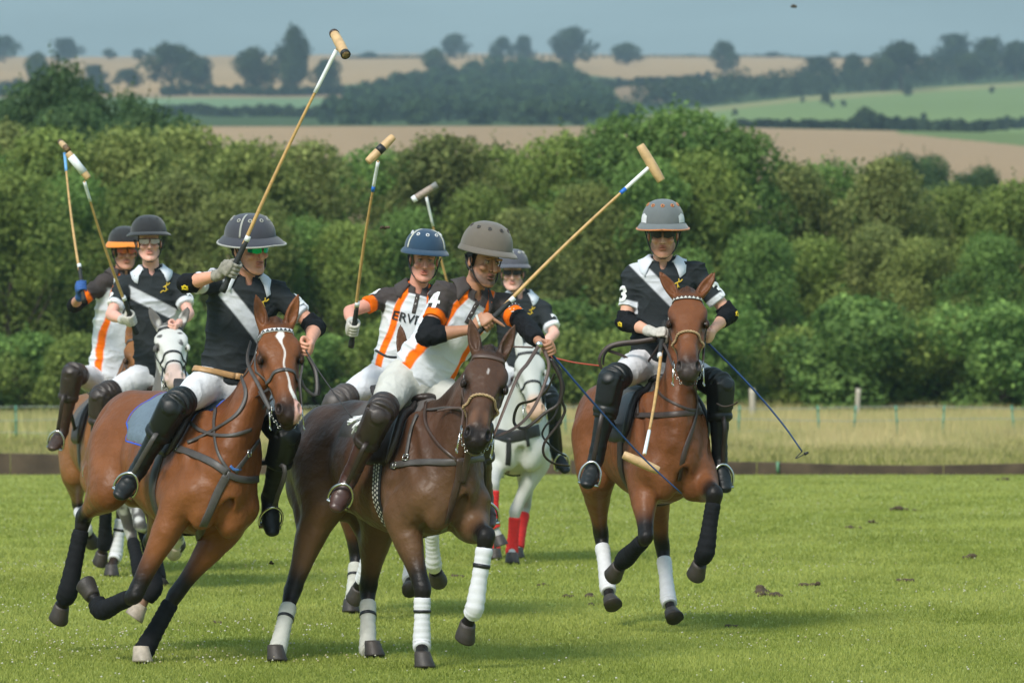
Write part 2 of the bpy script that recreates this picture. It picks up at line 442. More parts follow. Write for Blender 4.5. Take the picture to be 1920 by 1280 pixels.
# ------------------------------------------------------------------ terrain: one sheet from the pitch to the skyline
rng = np.random.RandomState(11)
YK = [0, 150, 190, 300, 500, 800, 860, 1000, 1150, 1500, 2000, 2250, 2600, 4200]
def z_at(Y, X):
    """level pitch, then the ground climbs to a far ridge"""
    Y = np.asarray(Y, float); X = np.asarray(X, float)
    py = np.interp(Y, YK, [0, 762, 690, 430, 330, 238, 236, 232, 212, 158, 118, 108, 104, 112])
    px = 960 + X / np.maximum(Y, 1) * FPX
    tilt = np.interp(px, [-2000, 0, 400, 960, 1300, 1920, 4000], [0, 0, 0, 0, 0, 12, 20]) * sstep(240, 500, Y) * sstep(1600, 900, Y)
    und = 3.0 * np.sin(px * .004 + 1) * sstep(1500, 2100, Y) + 4 * np.sin(px * .0031 + 2.0) * sstep(260, 420, Y) * sstep(850, 700, Y)
    py = py + tilt + und
    z = CAM_H - (py - 640) / FPX * Y
    return np.where(Y < 150, 0, z * sstep(150, 210, Y) if True else z)
Yr = np.concatenate([np.linspace(-12, 60, 30), np.linspace(62, 150, 60), np.geomspace(151, 2600, 420), [2800, 3200, 4200]])
Ur = np.concatenate([np.linspace(-.5, -.13, 24), np.linspace(-.125, .125, 330), np.linspace(.13, .5, 24)])      # X/Y slope
GX = np.maximum(Yr, 60)[:, None] * Ur[None, :]; GY = np.repeat(Yr[:, None], len(Ur), 1); GZ = z_at(np.maximum(GY, 1), GX)
G = np.stack([GX, GY, GZ], -1); V = G.reshape(-1, 3)
Yv = np.maximum(V[:, 1], 1); px_ = 960 + V[:, 0] / Yv * FPX; py_ = 640 - (V[:, 2] - CAM_H) / Yv * FPX
c_pitch = A3(.265, .300, .074); c_rough = A3(.52, .42, .21); c_tan = A3(.37, .245, .135); c_tan2 = A3(.40, .262, .130); c_green = A3(.175, .235, .075); c_green2 = A3(.17, .25, .12); c_dark = A3(.035, .055, .018)
C = np.tile(c_pitch, (len(V), 1))
Y0 = V[:, 1]
def zone(m, c):
    C[m] = c
zone((Y0 > 74) , A3(.17, .22, .05)); zone(Y0 > 88, c_rough * .9); zone((Y0 > 88) & (Y0 < 107) & (px_ < 330), A3(.25, .30, .07)); zone(Y0 > 108, c_dark); zone(Y0 > 200, c_tan * .95)
zone(Y0 > 260, c_tan)
mid = (Y0 > 808); zone(mid, c_dark * 1.6)
line_g_top = np.interp(px_, [-500, 1180, 1300, 1500, 1700, 1920, 3000], [260, 222, 205, 182, 167, 154, 120]); line_g_bot = np.interp(px_, [-500, 1200, 1390, 1920, 3000], [242, 250, 250, 262, 275])
zone(mid & (py_ > line_g_top) & (px_ > 1150), c_green); zone(mid & (py_ > line_g_top) & (py_ < line_g_top + 9) & (px_ > 1200), A3(.26, .25, .10))
zone((Y0 > 700) & (Y0 < 812) & (px_ > 1680) & (py_ > 236) & (py_ < np.interp(px_, [1680, 1920], [250, 274])), c_green * .8)
zone(mid & (py_ > 176) & (py_ < 218) & (px_ < 660), c_green2); zone(mid & (py_ > 176) & (py_ < 184) & (px_ < 660), c_tan * .8)
zone(mid & (py_ > 160) & (py_ < 192) & (px_ > 1130) & (px_ < 1250), c_tan * .7)
top_b = np.interp(px_, [0, 420, 640, 760, 1100, 1180, 1400, 1750, 1920], [182, 172, 160, 150, 140, 150, 146, 134, 120])
zone(mid & (py_ < top_b), c_tan2)
C *= (1 + .06 * vnoise(V * A3(.35, .12, 0) + .5, 1.0) * (Y0 < 110) + .08 * vnoise(V * A3(.02, .008, 0) + 3, 1.0) * (Y0 > 200))[:, None]
def ground_mat():
    m = M("ground cover", attr=True, rough=1.0, var=.07, vs=.45, spec=.1, bump=.5, bs=14); n, l = m.node_tree.nodes, m.node_tree.links
    # fine tonal mottling on top of the broad one
    b = n["Principled BSDF"]; src = b.inputs["Base Color"].links[0].from_socket; tc = n.new("ShaderNodeTexCoord"); mp = n.new("ShaderNodeMapping"); mp.inputs["Scale"].default_value = (1, .35, 1)
    nz = n.new("ShaderNodeTexNoise"); nz.inputs["Scale"].default_value = 5; nz.inputs["Detail"].default_value = 9; nz.inputs["Roughness"].default_value = .7
    l.new(tc.outputs["Object"], mp.inputs[0]); l.new(mp.outputs[0], nz.inputs["Vector"]); mr = n.new("ShaderNodeMapRange"); mr.inputs[1].default_value = .3; mr.inputs[2].default_value = .7; mr.inputs[3].default_value = .72; mr.inputs[4].default_value = 1.25
    l.new(nz.outputs[0], mr.inputs[0]); vm = n.new("ShaderNodeVectorMath"); vm.operation = 'SCALE'; l.new(src, vm.inputs[0]); l.new(mr.outputs[0], vm.inputs["Scale"]); l.new(vm.outputs[0], b.inputs["Base Color"]); return m
m_ground = ground_mat()
mb = MB(); mb.grid(G); mb.c = [np.clip(C, 0, 1)]
gr = mb.build("ground", m_ground, usecol=True); gr["kind"] = "structure"

# ------------------------------------------------------------------ leaves
m_leaf = M("leaves", attr=True, rough=.7, var=.22, vs=1.1, spec=.25, rnd=.20, trans=.40)
m_leaff = M("far leaves", attr=True, rough=.9, var=.25, vs=.12, spec=.1, rnd=.18)
m_bark = M("bark", (.085, .065, .045), rough=.95, var=.3, vs=9, bump=.6, bs=30)
def leaf_quads(P_, N_, size, col, seed):
    r = np.random.RandomState(seed); n = len(P_); N_ = N_ + r.normal(0, .55, (n, 3)); N_ /= np.linalg.norm(N_, axis=1)[:, None]
    a = np.cross(N_, r.normal(0, 1, (n, 3))); a /= np.linalg.norm(a, axis=1)[:, None]; b = np.cross(N_, a); s = size * r.uniform(.6, 1.35, (n, 1))
    V = np.stack([P_ - a * s, P_ - b * s * .55 + N_ * s * .15, P_ + a * s, P_ + b * s * .55 + N_ * s * .15], 1).reshape(-1, 3)
    return V, np.arange(4 * n).reshape(n, 4), np.repeat(col, 4, 0)
def crown_points(n, lobes, seed, shell=.35):
    r = np.random.RandomState(seed); w = np.array([l[3] ** 2 for l in lobes]); k = r.choice(len(lobes), n, p=w / w.sum()); L = np.array(lobes)[k]
    d = r.normal(0, 1, (n, 3)); d /= np.linalg.norm(d, axis=1)[:, None]; q = 1 - shell * r.rand(n) ** 1.5 + .16 * vnoise(d * 3 + k[:, None] * 2.1, 1.0) + .12 * vnoise(d * 7 + k[:, None] * 1.3, 1.0)
    return L[:, :3] + d * (L[:, 3] * q)[:, None] * np.stack([np.ones(n), np.ones(n), np.full(n, .85)], 1), d
def make_lobes(w, d, h, n, r0, r1, seed, base=.0):
    r = np.random.RandomState(seed); out = []
    for i in range(n):
        t = (i + .5) / n; z = base + (h - base) * t ** .9; env = math.sqrt(max(.06, 1 - (2 * (t - .35)) ** 2 * .75)) if t > .35 else 1.0
        a = r.uniform(0, 6.28); q = r.uniform(.1, .8) ** .7; rad = r.uniform(r0, r1)
        out.append((math.cos(a) * w / 2 * env * q, math.sin(a) * d / 2 * env * q, min(z, h - rad * .7), rad))
    return out
def tree_mesh(name, w, d, h, nl, r0, r1, nleaf, size, cols, seed, base=0.0, trunk=None):
    lobes = make_lobes(w, d, h, nl, r0, r1, seed, base); P_, d_ = crown_points(nleaf, lobes, seed + 1); P_[:, 2] = np.maximum(P_[:, 2], .03)
    # sprays that break the outline
    r = np.random.RandomState(seed + 2); ns = nleaf // 14; k = r.randint(0, nleaf, ns // 8 + 1); sp_, sd = [], []
    for i in k:
        dr = unit(d_[i] + A3(0, 0, .7)); ln = r.uniform(.2, .8) * (r1 * .6)
        for q in range(8): sp_.append(P_[i] + dr * ln * q / 8 + r.normal(0, size * .5, 3)); sd.append(dr)
    P_ = np.vstack([P_, sp_]); d_ = np.vstack([d_, sd])
    tone = .5 + .5 * vnoise(P_, 1.1 / max(r1, .3)); mixv = np.clip(tone + r.normal(0, .22, len(P_)), 0, 1)[:, None]; col = np.array(cols[0]) * (1 - mixv) + np.array(cols[1]) * mixv
    hl = (r.rand(len(P_)) < .06)[:, None]; col = np.where(hl, np.array(cols[1]) * 1.5, col)
    Vq, Fq, Cq = leaf_quads(P_, d_, size, col, seed + 3); return mesh_np(name, Vq, Fq, m_leaff if size > .2 else m_leaf, smooth=False, col=np.clip(Cq, 0, 1))
def trunk_mesh(name, h, r, w, seed):
    rr = np.random.RandomState(seed); mb = MB(); mb.pipe([(0, 0, -.3), (0.02, 0, h * .2), (.05 * h * rr.uniform(-1, 1), .04 * h, h * .5), (0, 0, h * .85)], [r * 1.3, r, r * .7, r * .2], n=8, seg=10)
    for i in range(7):
        a = rr.uniform(0, 6.28); z = h * rr.uniform(.2, .6); mb.pipe([(0, 0, z), (math.cos(a) * w * .2, math.sin(a) * w * .2, z + h * .14), (math.cos(a) * w * .38, math.sin(a) * w * .38, z + h * .30)], [r * .5, r * .3, r * .1], n=6, seg=6)
    return mesh_np(name, np.vstack(mb.V), [np.vstack(mb.q)], m_bark)
# hedge bushes behind the pitch: five shapes, every bush a thing
HC = [((.108, .165, .034), (.270, .340, .080)), ((.122, .168, .040), (.305, .345, .096)), ((.076, .150, .036), (.205, .320, .078)), ((.118, .152, .042), (.265, .295, .090)), ((.036, .078, .032), (.095, .16, .055))]
BUSH = []
for i in range(5):
    BUSH.append((tree_mesh("foliage", 3.6, 2.8, 5.0, 36, .34, .80, 17000, .054, HC[i], 40 + i * 7), trunk_mesh("trunk", 4.2, .09, 3.0, 70 + i)))
LOW = [tree_mesh("foliage", 3.0, 1.8, 2.0, 16, .35, .6, 7500, .055, HC[q], 90 + q, ) for q in (2, 0)]
LTR = trunk_mesh("trunk", 1.6, .05, 2.0, 97)
NB = {}
def bush(px, top_py, Y, kind, sx=1.0, rot=0.0, low=False, label=None, group="bushes of the long hedge", name="hedge_bush", base_z=0.0):
    X = (px - 960) / FPX * Y; h = CAM_H + (640 - top_py) / FPX * Y - base_z; me, tr = (LOW[kind % 2], LTR) if low else BUSH[kind]; H0 = 2.0 if low else 5.0; s = h / H0
    o = empty(name, (X, Y, base_z)); o.rotation_euler = (0, 0, rot); o.scale = (sx * max(s, .8), sx * max(s, .8), s)
    link("foliage", me, o); link("trunk", tr, o)
    return tag(o, label, "bush", group)
PLACES = [(-260, "far outside the left picture edge"), (-130, "just outside the left picture edge"), (10, "at the left picture edge"), (115, "below the two small mallet heads at left"), (230, "above the plain black helmet"), (345, "between the black and navy helmets"), (455, "above the navy helmet"), (565, "crossed by the tallest mallet shaft"), (680, "behind the mallet head with a black band"), (790, "above the blue helmet"), (900, "above the taupe helmet"), (1010, "right of the taupe helmet"), (1115, "left of the plain wooden mallet head"), (1225, "behind the plain wooden mallet head"), (1330, "right above the orange-rimmed grey helmet"), (1440, "above the left pale fence post"), (1545, "between the two pale fence posts"), (1650, "above the right pale fence post"), (1760, "right of the right pale fence post"), (1870, "near the right picture edge"), (1985, "just outside the right picture edge"), (2110, "farther outside the right picture edge"), (2230, "farthest outside the right picture edge")]
def placer():
    left = list(PLACES)
    def f(x):
        if x < -330: return "beyond the left picture edge"
        if x > 2290: return "beyond the right picture edge"
        if not left: left.extend((a, 'second one ' + b) for a, b in PLACES)
        k = min(range(len(left)), key=lambda i: abs(left[i][0] - x)); return left.pop(k)[1]
    return f
prof = [(-1100, 240), (-600, 260), (-250, 225), (-100, 235), (0, 235), (90, 250), (200, 250), (300, 250), (340, 235), (385, 262), (430, 292), (520, 262), (580, 268), (640, 282), (760, 262), (830, 270), (900, 258), (1000, 262), (1050, 255), (1100, 250), (1170, 235), (1230, 215), (1270, 210), (1330, 232), (1380, 262), (1430, 300), (1480, 325), (1530, 302), (1600, 300), (1680, 302), (1740, 306), (1800, 342), (1870, 352), (1920, 345), (2050, 330), (2200, 325), (2500, 300), (3000, 320)]
pxs, tops = zip(*prof)
kinds_back = "lbl"
random.seed(4)
x = -1000; i = 0; wh_ = placer()
while x < 2950:
    t = float(np.interp(x, pxs, tops)); k = [3, 1, 0, 2, 1, 0, 3, 1][(i * 5) % 8] if not (1150 < x < 1400) else 2
    if x < 60: k = [3, 1, 2][i % 3]
    bush(x, t + random.uniform(-8, 26), random.uniform(121, 128), k, random.uniform(.9, 1.15), random.uniform(0, 6.28), label="tall bush of the long hedge, " + wh_(x))
    x += random.uniform(95, 135); i += 1
x = -1000; i = 0; wh_ = placer()
while x < 2950:
    t = float(np.interp(x, pxs, tops)) + random.uniform(70, 150)
    bush(x, t, random.uniform(116.5, 120), [0, 3, 1, 2, 0, 2][i % 6], random.uniform(.8, 1.0), random.uniform(0, 6.28), label="mid-height bush in front of the tall hedge, " + wh_(x), group="front bushes of the hedge")
    x += random.uniform(85, 125); i += 1
x = -1000; i = 0; wh_ = placer()
while x < 2950:
    bush(x, random.uniform(560, 640), random.uniform(112.5, 115), i, random.uniform(.85, 1.2), random.uniform(0, 6.28), low=True, label="low bush at the hedge foot, " + wh_(x), group="low bushes at the hedge foot", name="low_bush")
    x += random.uniform(105, 150); i += 1
# darker trees standing above the hedge at the left and far shrubs beyond it at the right
for q, (x, t, Y, sx) in enumerate(((292, 205, 138, .6), (335, 226, 134, .6), (100, 128, 150, .62), (40, 165, 152, .6), (170, 172, 146, .6), (250, 182, 150, .42), (5, 200, 150, .6), (130, 205, 144, .9), (225, 228, 142, .8))):
    o = bush(x, t, Y, 4, sx, q * 1.1, label="dark tree rising above the hedge at far left, " + ("small one between it and the hedge", "last small one by the tan field", "tallest, pointed one", "leftmost tall one", "second tall one from the left", "narrow one farthest right", "lowest one at the picture edge", "broad one in the middle", "rightmost broad low one")[q], group="dark trees above the hedge", name="tree"); o["category"] = "tree"
for q, (x, t, Y) in enumerate(((1700, 292, 230), (1740, 296, 235), (1840, 316, 240), (1815, 330, 225))):
    bz = float(z_at(Y, (x - 960) / FPX * Y)); o = bush(x, t, Y, 4, .8, q * 1.7, label="bluish shrub just above the hedge line at right, " + ("leftmost of four", "second from left", "rightmost of four", "third from left")[q], group="shrubs beyond the hedge", name="shrub", base_z=bz)
# ------------------------------------------------------------------ far trees, woods and field hedges
FC = [((.020, .036, .018), (.045, .068, .026)), ((.018, .032, .018), (.038, .060, .026)), ((.026, .045, .020), (.055, .078, .028))]
FT = [(tree_mesh("crown", 10, 9, 10, 22, 1.4, 2.8, 2600, .42, FC[i % 3], 200 + i * 5, base=2.2), trunk_mesh("trunk", 8, .35, 8, 230 + i)) for i in range(4)]
def on_ground(px, py):
    """distance at which the terrain shows at this height in the photo"""
    Ys = np.linspace(820, 2500, 700); zz = z_at(Ys, (px - 960) / FPX * Ys); pp = 640 - (zz - CAM_H) / Ys * FPX
    k = np.argmax(pp <= py); return float(Ys[k]) if pp.min() <= py else 2300.0
def far_tree(px, base, top, wpx, kind, label, group="trees on the far ridge"):
    Y = on_ground(px, base); X = (px - 960) / FPX * Y; z = float(z_at(Y, X)); h = (base - top) / FPX * Y; w = wpx / FPX * Y
    o = empty("tree", (X, Y, z)); o.scale = (w / 10.5, w / 10.5, h / 10.2); o.rotation_euler = (0, 0, px * .37); link("crown", FT[kind][0], o); link("trunk", FT[kind][1], o); return tag(o, label, "tree", group)
RIDGE = [(8, 118, 68, 60, 0, "dark tree on the ridge at the left picture edge"), (128, 118, 72, 58, 1, "round tree standing alone on the left ridge"), (205, 112, 92, 30, 2, "tiny bush on the skyline left of the big dark tree"), (262, 112, 92, 30, 1, "small bush on the skyline beside the big dark tree"),
    (322, 170, 84, 118, 0, "big round dark tree, largest crown on the left ridge"), (372, 168, 108, 60, 1, "lower dark tree right of the big round one"), (72, 168, 100, 60, 2, "hazy tree below the skyline at far left"), (180, 160, 122, 50, 1, "small dark tree left of the big round one"), (240, 165, 130, 60, 0, "low bush at the foot of the big round tree"),
    (478, 175, 92, 90, 2, "broad tree with gaps in its crown, left of the tall mallet"), (553, 176, 50, 62, 3, "tall thin tree with a tufted top behind the raised mallet"), (540, 176, 88, 80, 0, "dark tree under the tufted one"), (610, 176, 112, 66, 1, "low dark tree right of the raised mallet shaft"), (690, 110, 98, 36, 2, "tiny skyline bush in the middle gap"),
    (852, 112, 64, 58, 3, "wind-leaned single tree on the middle skyline"), (818, 150, 92, 60, 2, "pale hazy tree below the wind-leaned tree"), (943, 118, 70, 46, 0, "left one of two close round skyline trees"), (981, 118, 68, 44, 1, "right one of two close round skyline trees"), (1072, 130, 52, 92, 3, "tallest spreading tree on the middle ridge"),
    (1176, 122, 82, 72, 2, "flat spreading tree right of the tallest ridge tree"), (1357, 142, 78, 50, 0, "upright lone tree on the right ridge"), (1452, 108, 98, 34, 1, "tiny skyline bush right of the lone tree"), (1565, 108, 98, 24, 2, "smallest skyline bush at the right"), (1530, 162, 108, 80, 1, "dark hedgerow tree on the slope at right"), (1600, 165, 102, 54, 3, "narrow hedgerow tree on the right slope"),
    (1690, 170, 80, 110, 0, "broad dark tree merging into the right hedgerow"), (1655, 172, 108, 60, 2, "low tree left of the broad dark one"), (1785, 140, 64, 82, 1, "domed dark tree on the right skyline"), (1855, 148, 72, 70, 0, "dark tree beside the domed one"), (1905, 150, 78, 70, 3, "dark tree at the right picture edge"), (1960, 150, 70, 90, 1, "dark tree just past the right edge"), (1820, 155, 100, 70, 2, "lower dark tree between the two skyline trees")]
for a in RIDGE: far_tree(*a)
def mass(name, items, cols, label, cat, seed, size=.55, dens=420, kind=None):
    """one grown-together mass of crowns: a hedgerow or a wood"""
    Vs, Fs, Cs, n = [], [], [], 0
    for j, (px, base, top, wpx) in enumerate(items):
        Y = on_ground(px, base); X = (px - 960) / FPX * Y; z = float(z_at(Y, X)); h = (base - top) / FPX * Y; w = wpx / FPX * Y
        lobes = [(X + a[0], Y + a[1], z + a[2], a[3]) for a in make_lobes(w, w, h, 7, w * .16, w * .30, seed + j)]
        P_, d_ = crown_points(dens, lobes, seed + j * 3); tone = np.clip(.5 + .6 * vnoise(P_, .25) + np.random.RandomState(j).normal(0, .15, len(P_)), 0, 1)[:, None]
        v, f, c = leaf_quads(P_, d_, size, np.array(cols[0]) * (1 - tone) + np.array(cols[1]) * tone, seed + j); Vs.append(v); Fs.append(f + n); Cs.append(c); n += len(v)
    o = link(name, mesh_np(name, np.vstack(Vs), np.vstack(Fs), m_leaff, smooth=False, col=np.vstack(Cs))); return tag(o, label, cat, None, kind)
r = np.random.RandomState(3)
wood = []
for a in np.arange(580, 1215, 17):
    t = float(np.interp(a, [580, 640, 700, 790, 870, 930, 1060, 1120, 1160, 1215], [212, 180, 158, 138, 128, 112, 126, 160, 190, 214]))
    for b in np.arange(t + 38, 240, 19): wood.append((a + r.uniform(-8, 8), min(b, 234) , b - 42 + r.uniform(-6, 4), 52))
mass("woodland", wood, ((.020, .044, .024), (.046, .080, .034)), None, None, 500, kind="stuff")
def hedgerow(pts, h, step, label, seed, w=None):
    pts = np.array(pts, float); L = np.hypot(*np.diff(pts, axis=0).T).sum(); q = catmull(pts, max(4, int(L / step))); rr = np.random.RandomState(seed)
    mass("hedgerow", [(x, y, y - h * rr.uniform(.7, 1.25), (w or h * 1.6)) for x, y in q], FC[1], label, "hedge", seed, size=.5, dens=170)
hedgerow([(1120, 168), (1200, 160), (1260, 158), (1330, 152)], 14, 11, "thin hedge below the right tan ridge field", 601)
hedgerow([(1210, 202), (1300, 196), (1400, 186), (1500, 178), (1600, 172), (1720, 162), (1820, 152), (1960, 146)], 46, 12, "thick dark hedgerow along the top of the right green field", 620)
hedgerow([(1390, 252), (1480, 250), (1560, 258), (1640, 262)], 12, 10, "low dark hedge along the bottom left of the right green field", 660)
hedgerow([(1640, 264), (1720, 262), (1820, 250), (1960, 236)], 20, 11, "thick dark hedge curving under the right green field", 690)
hedgerow([(1612, 258), (1640, 262)], 34, 12, "dark clump where the two field hedges meet", 700)
hedgerow([(300, 218), (360, 216), (420, 219), (520, 219), (640, 222)], 18, 11, "dark hedge below the pale green strip at left", 720)
hedgerow([(-40, 182), (40, 180), (120, 178), (200, 176)], 26, 12, "dark hedge along the far left field edge", 750)
hedgerow([(310, 180), (420, 178), (520, 180), (640, 178)], 16, 12, "hedge line under the left ridge trees", 780)
hedgerow([(650, 110), (800, 109), (1200, 108), (1500, 107), (1760, 108)], 4, 9, "thin dark skyline hedge along the whole ridge", 800)
for q, (x, y, s) in enumerate(((1548, 186, 22), (1703, 170, 22), (1582, 195, 12), (1732, 220, 14), (1378, 212, 12), (1505, 188, 10), (1860, 170, 12), (1560, 198, 10), (1675, 240, 12))):
    far_tree(x, y + s * .5, y - s * .6, s, q % 4, "small bush on the right green hillside, " + ("just under the top hedgerow left of centre", "highest one under the hedgerow's dark tree", "tiny one in the upper middle", "lone one at mid slope", "leftmost above the big hedge", "near the left top edge", "nearest the right picture edge", "tiny one beside another", "lowest of all")[q], "bushes dotted over the green field")
# ------------------------------------------------------------------ sideboard, posts, wire fence
YB = 73.5
m_board = M("weathered board", (.075, .052, .034), rough=.9, var=.45, vs=3.5, bump=.5, bs=40)
XB = lambda px: (px - 960) / FPX * YB
def ytop(px): return float(np.interp(px, [-300, 0, 100, 400, 1300, 1460, 1600, 1750, 1920, 2300], [849, 849, 851, 858, 864, 866, 871, 872, 868, 868]))
def ybot(px): return float(np.interp(px, [-300, 0, 100, 1300, 1460, 1700, 1920, 2300], [873, 873, 874, 886, 888, 892, 891, 891]))
px = -1030.0; bi = 0
root = empty("sideboard", (0, YB, 0)); tag(root, "long low weathered brown board edging the pitch behind the ponies", "board")
while px < 2900:
    p2 = px + 350; a, b = XB(px), XB(p2) - .012; mbb = MB(); za, zb = CAM_H - (ytop(px) - 640) / FPX * YB, CAM_H - (ytop(p2) - 640) / FPX * YB
    ba, bb_ = min(0, za - .18) , min(0, zb - .18); ya = YB - .35 * (1 - px / 2000) * 0; n = 12; G = []
    for q in range(n + 1):
        t = q / n; xx = a + (b - a) * t; zt = CAM_H - (ytop(px + 350 * t) - 640) / FPX * YB; zt = max(.10, zt)
        G.append([(xx, 0, -.06), (xx, -.012, zt - .01), (xx, -.006, zt), (xx, .018, zt), (xx, .024, zt - .01), (xx, .024, -.06)])
    mbb.grid(G); o = mbb.build("board", m_board, root, smooth=False)
    px = p2; bi += 1
for cx in (1458, 240, -60, 2000):
    z = MB(); z.box((XB(cx), -.03, .10), [(.02, 0, 0), (0, .015, 0), (0, 0, .07)]); z.build("joining_clip", M("green clip", (.10, .22, .13), rough=.7, var=.3), root)
m_post = M("pale post wood", (.42, .38, .30), rough=.9, var=.2, vs=3, bump=.4, bs=30)
def post(px, base, top, w, label, grp="fence posts in front of the hedge"):
    Y = CAM_H * FPX / (base - 640); X = (px - 960) / FPX * Y; h = (base - top) / FPX * Y; r_ = w / 2 / FPX * Y; rr = np.random.RandomState(abs(int(px))); mb_ = MB()
    mb_.pipe([(0, 0, -.2), (0, 0, h * .5), (rr.normal(0, .015), 0, h)], [r_ * 1.05, r_, r_ * .95], n=12, seg=8); o = mb_.build("fence_post", m_post); o.location = (X, Y, 0); return tag(o, label, "post", grp)
post(1411, 812, 728, 12, "thick pale wooden fence post just right of the lone bay pony"); post(1608, 806, 728, 10, "thick pale wooden fence post, the right one of two"); post(-120, 800, 730, 11, "pale wooden fence post left of the picture"); post(2060, 806, 730, 11, "pale wooden fence post right of the picture")
m_gp = M("green plastic", (.07, .24, .16), rough=.6); Yf = CAM_H * FPX / (834 - 640)
wire = empty("wire_fence", (0, Yf, 0)); tag(wire, "low electric fence of thin green plastic stakes and grey strands in the dry grass", "fence")
for i, cx in enumerate((-210, -60, 30, 120, 240, 700, 1060, 1385, 1535, 1602, 1682, 1768, 1900, 2050)):
    X = (cx - 960) / FPX * Yf; z = MB(); ln = .06 * math.sin(i * 3.1); z.pipe([(X - ln, 0, -.05), (X, 0, .32), (X + ln, 0, .66)], .016, n=6)
    for q in range(3): z.box((X + ln * (q / 2 - .5), -.02, .2 + q * .19), [(.022, 0, 0), (0, .015, 0), (0, 0, .012)])
    z.build("stake", m_gp, wire)
for hgt in (.22, .42, .62):
    z = MB(); xs = np.linspace(-22, 22, 60); z.pipe([(a, 0, hgt + .02 * math.sin(a * 1.3 + hgt * 9)) for a in xs], .006, n=5); z.build("strand", M("grey strand", (.30, .34, .30), rough=.8), wire)
# ------------------------------------------------------------------ grass
def blades(n, X, Y, h, w, col, seed, lean=.85, z0=0.0):
    r = np.random.RandomState(seed + 9991); a = r.uniform(0, 6.28, n); l = r.uniform(0, lean, n) * h; wx, wy = np.cos(a) * w, np.sin(a) * w; b = r.uniform(0, 6.28, n)
    V = np.stack([np.stack([X - wx, Y - wy, np.full(n, z0)], 1), np.stack([X + wx, Y + wy, np.full(n, z0)], 1), np.stack([X + np.cos(b) * l, Y + np.sin(b) * l, h], 1)], 1).reshape(-1, 3)
    return V, np.arange(3 * n).reshape(n, 3), np.repeat(col, 3, 0)
m_grass = M("grass blades", attr=True, rough=.8, var=.12, vs=.5, spec=.15, trans=.35)
def field_blades(name, n, y0, y1, h0, h1, w, c0, c1, seed, pw=2.0, label=None, patch=0.6, spread=.105):
    r = np.random.RandomState(seed); u = r.rand(n); Y = 1 / (1 / y0 + u * (1 / y1 - 1 / y0)) if pw == 2 else y0 + (y1 - y0) * u
    X = Y * r.uniform(-spread, spread, n); t = np.clip(.5 + .30 * vnoise(np.stack([X * 1.3, Y * .45, X * 0 + 2], 1), 1.0) + .15 * vnoise(np.stack([X * patch, Y * patch * .5, X * 0 + seed], 1), 1.0) + .35 * vnoise(np.stack([X * 3, Y * 1.2, X * 0], 1), 1.0) * .6 + r.normal(0, .2, n), 0, 1)[:, None]
    h = r.uniform(h0, h1, n) * (1 + .25 * vnoise(np.stack([X * 1.7, Y, X * 0], 1), 1.0)) * np.clip(Y / 32, 1, 1.35); v, f, c = blades(n, X, Y, h, w * np.clip(Y / 32, 1, 2.0), np.array(c0) * (1 - t) + np.array(c1) * t, seed)
    o = link(name, mesh_np(name, v, f, m_grass, smooth=False, col=c)); o["kind"] = "stuff"; return o
field_blades("mown_grass", 620000, 26.5, 73.2, .010, .024, .0042, (.225, .270, .050), (.405, .430, .112), 21, spread=.155)
field_blades("verge_grass", 90000, 73.8, 96, .05, .16, .014, (.27, .28, .07), (.46, .40, .17), 22, pw=1, spread=.155)
def tall_grass():
    n = 225000; r = np.random.RandomState(31); Y = r.uniform(84, 114, n); X = Y * r.uniform(-.16, .16, n); px = 960 + X / Y * FPX
    keep = (px > 330) | (Y > 107) | (r.rand(n) < .04); X, Y, px = X[keep], Y[keep], px[keep]; n = len(X)
    pat = vnoise(np.stack([X * .35, Y * .15, X * 0], 1), 1.0) + .5 * vnoise(np.stack([X * 1.6, Y * .6, X * 0], 1), 1.0)
    h = (.16 + .26 * sstep(85, 100, Y)  + .12 * pat) * r.uniform(.6, 1.2, n); h = np.maximum(h, .05); t = np.clip(.5 + .4 * pat + r.normal(0, .2, n), 0, 1)[:, None]
    c = A3(.66, .54, .27) * t + A3(.36, .38, .13) * (1 - t); rd = (sstep(.2, .7, vnoise(np.stack([X * .22, Y * .30, X * 0 + 4], 1), 1.0)) * (Y < 97) * .6)[:, None]; c = c * (1 - rd) + A3(.36, .22, .14) * rd
    v, f, c = blades(n, X, Y, h, .012, c, 5, .35); o = link("dry_tall_grass", mesh_np("dry_tall_grass", v, f, m_grass, smooth=False, col=c)); o["kind"] = "stuff"
tall_grass()
def clover():
    n = 5200; r = np.random.RandomState(41); Y = 1 / (1 / 28.0 + r.rand(n) * (1 / 66. - 1 / 28.0)); X = Y * r.uniform(-.10, .10, n)
    p = vnoise(np.stack([X * .55, Y * .28, X * 0 + 9], 1), 1.0) + .6 * vnoise(np.stack([X * 1.7, Y * .8, X * 0], 1), 1.0); k = (p > .12) | (r.rand(n) < .10); X, Y = X[k], Y[k]; mb = MB(); V, T, Cc = [], [], []
    for j, (x, y) in enumerate(zip(X, Y)):
        s = r.uniform(.0035, .0072); z = r.uniform(.022, .040); c = (.52, .50, .40) if r.rand() > .3 else (.40, .34, .20); b = j * 6
        V += [(x - s, y, z), (x + s, y, z), (x, y - s, z), (x, y + s, z), (x, y, z - s * .8), (x, y, z + s * .8)]; T += [(b, b + 2, b + 5), (b + 2, b + 1, b + 5), (b + 1, b + 3, b + 5), (b + 3, b, b + 5), (b + 2, b, b + 4), (b + 1, b + 2, b + 4)]; Cc += [c] * 6
    o = link("clover_flowers", mesh_np("clover_flowers", np.array(V), np.array(T), M("clover", attr=True, rough=.9, var=0), smooth=True, col=np.array(Cc))); o["kind"] = "stuff"
clover()
m_soil = M("soil", (.075, .052, .030), rough=1.0, var=.4, vs=60, bump=.6, bs=120)
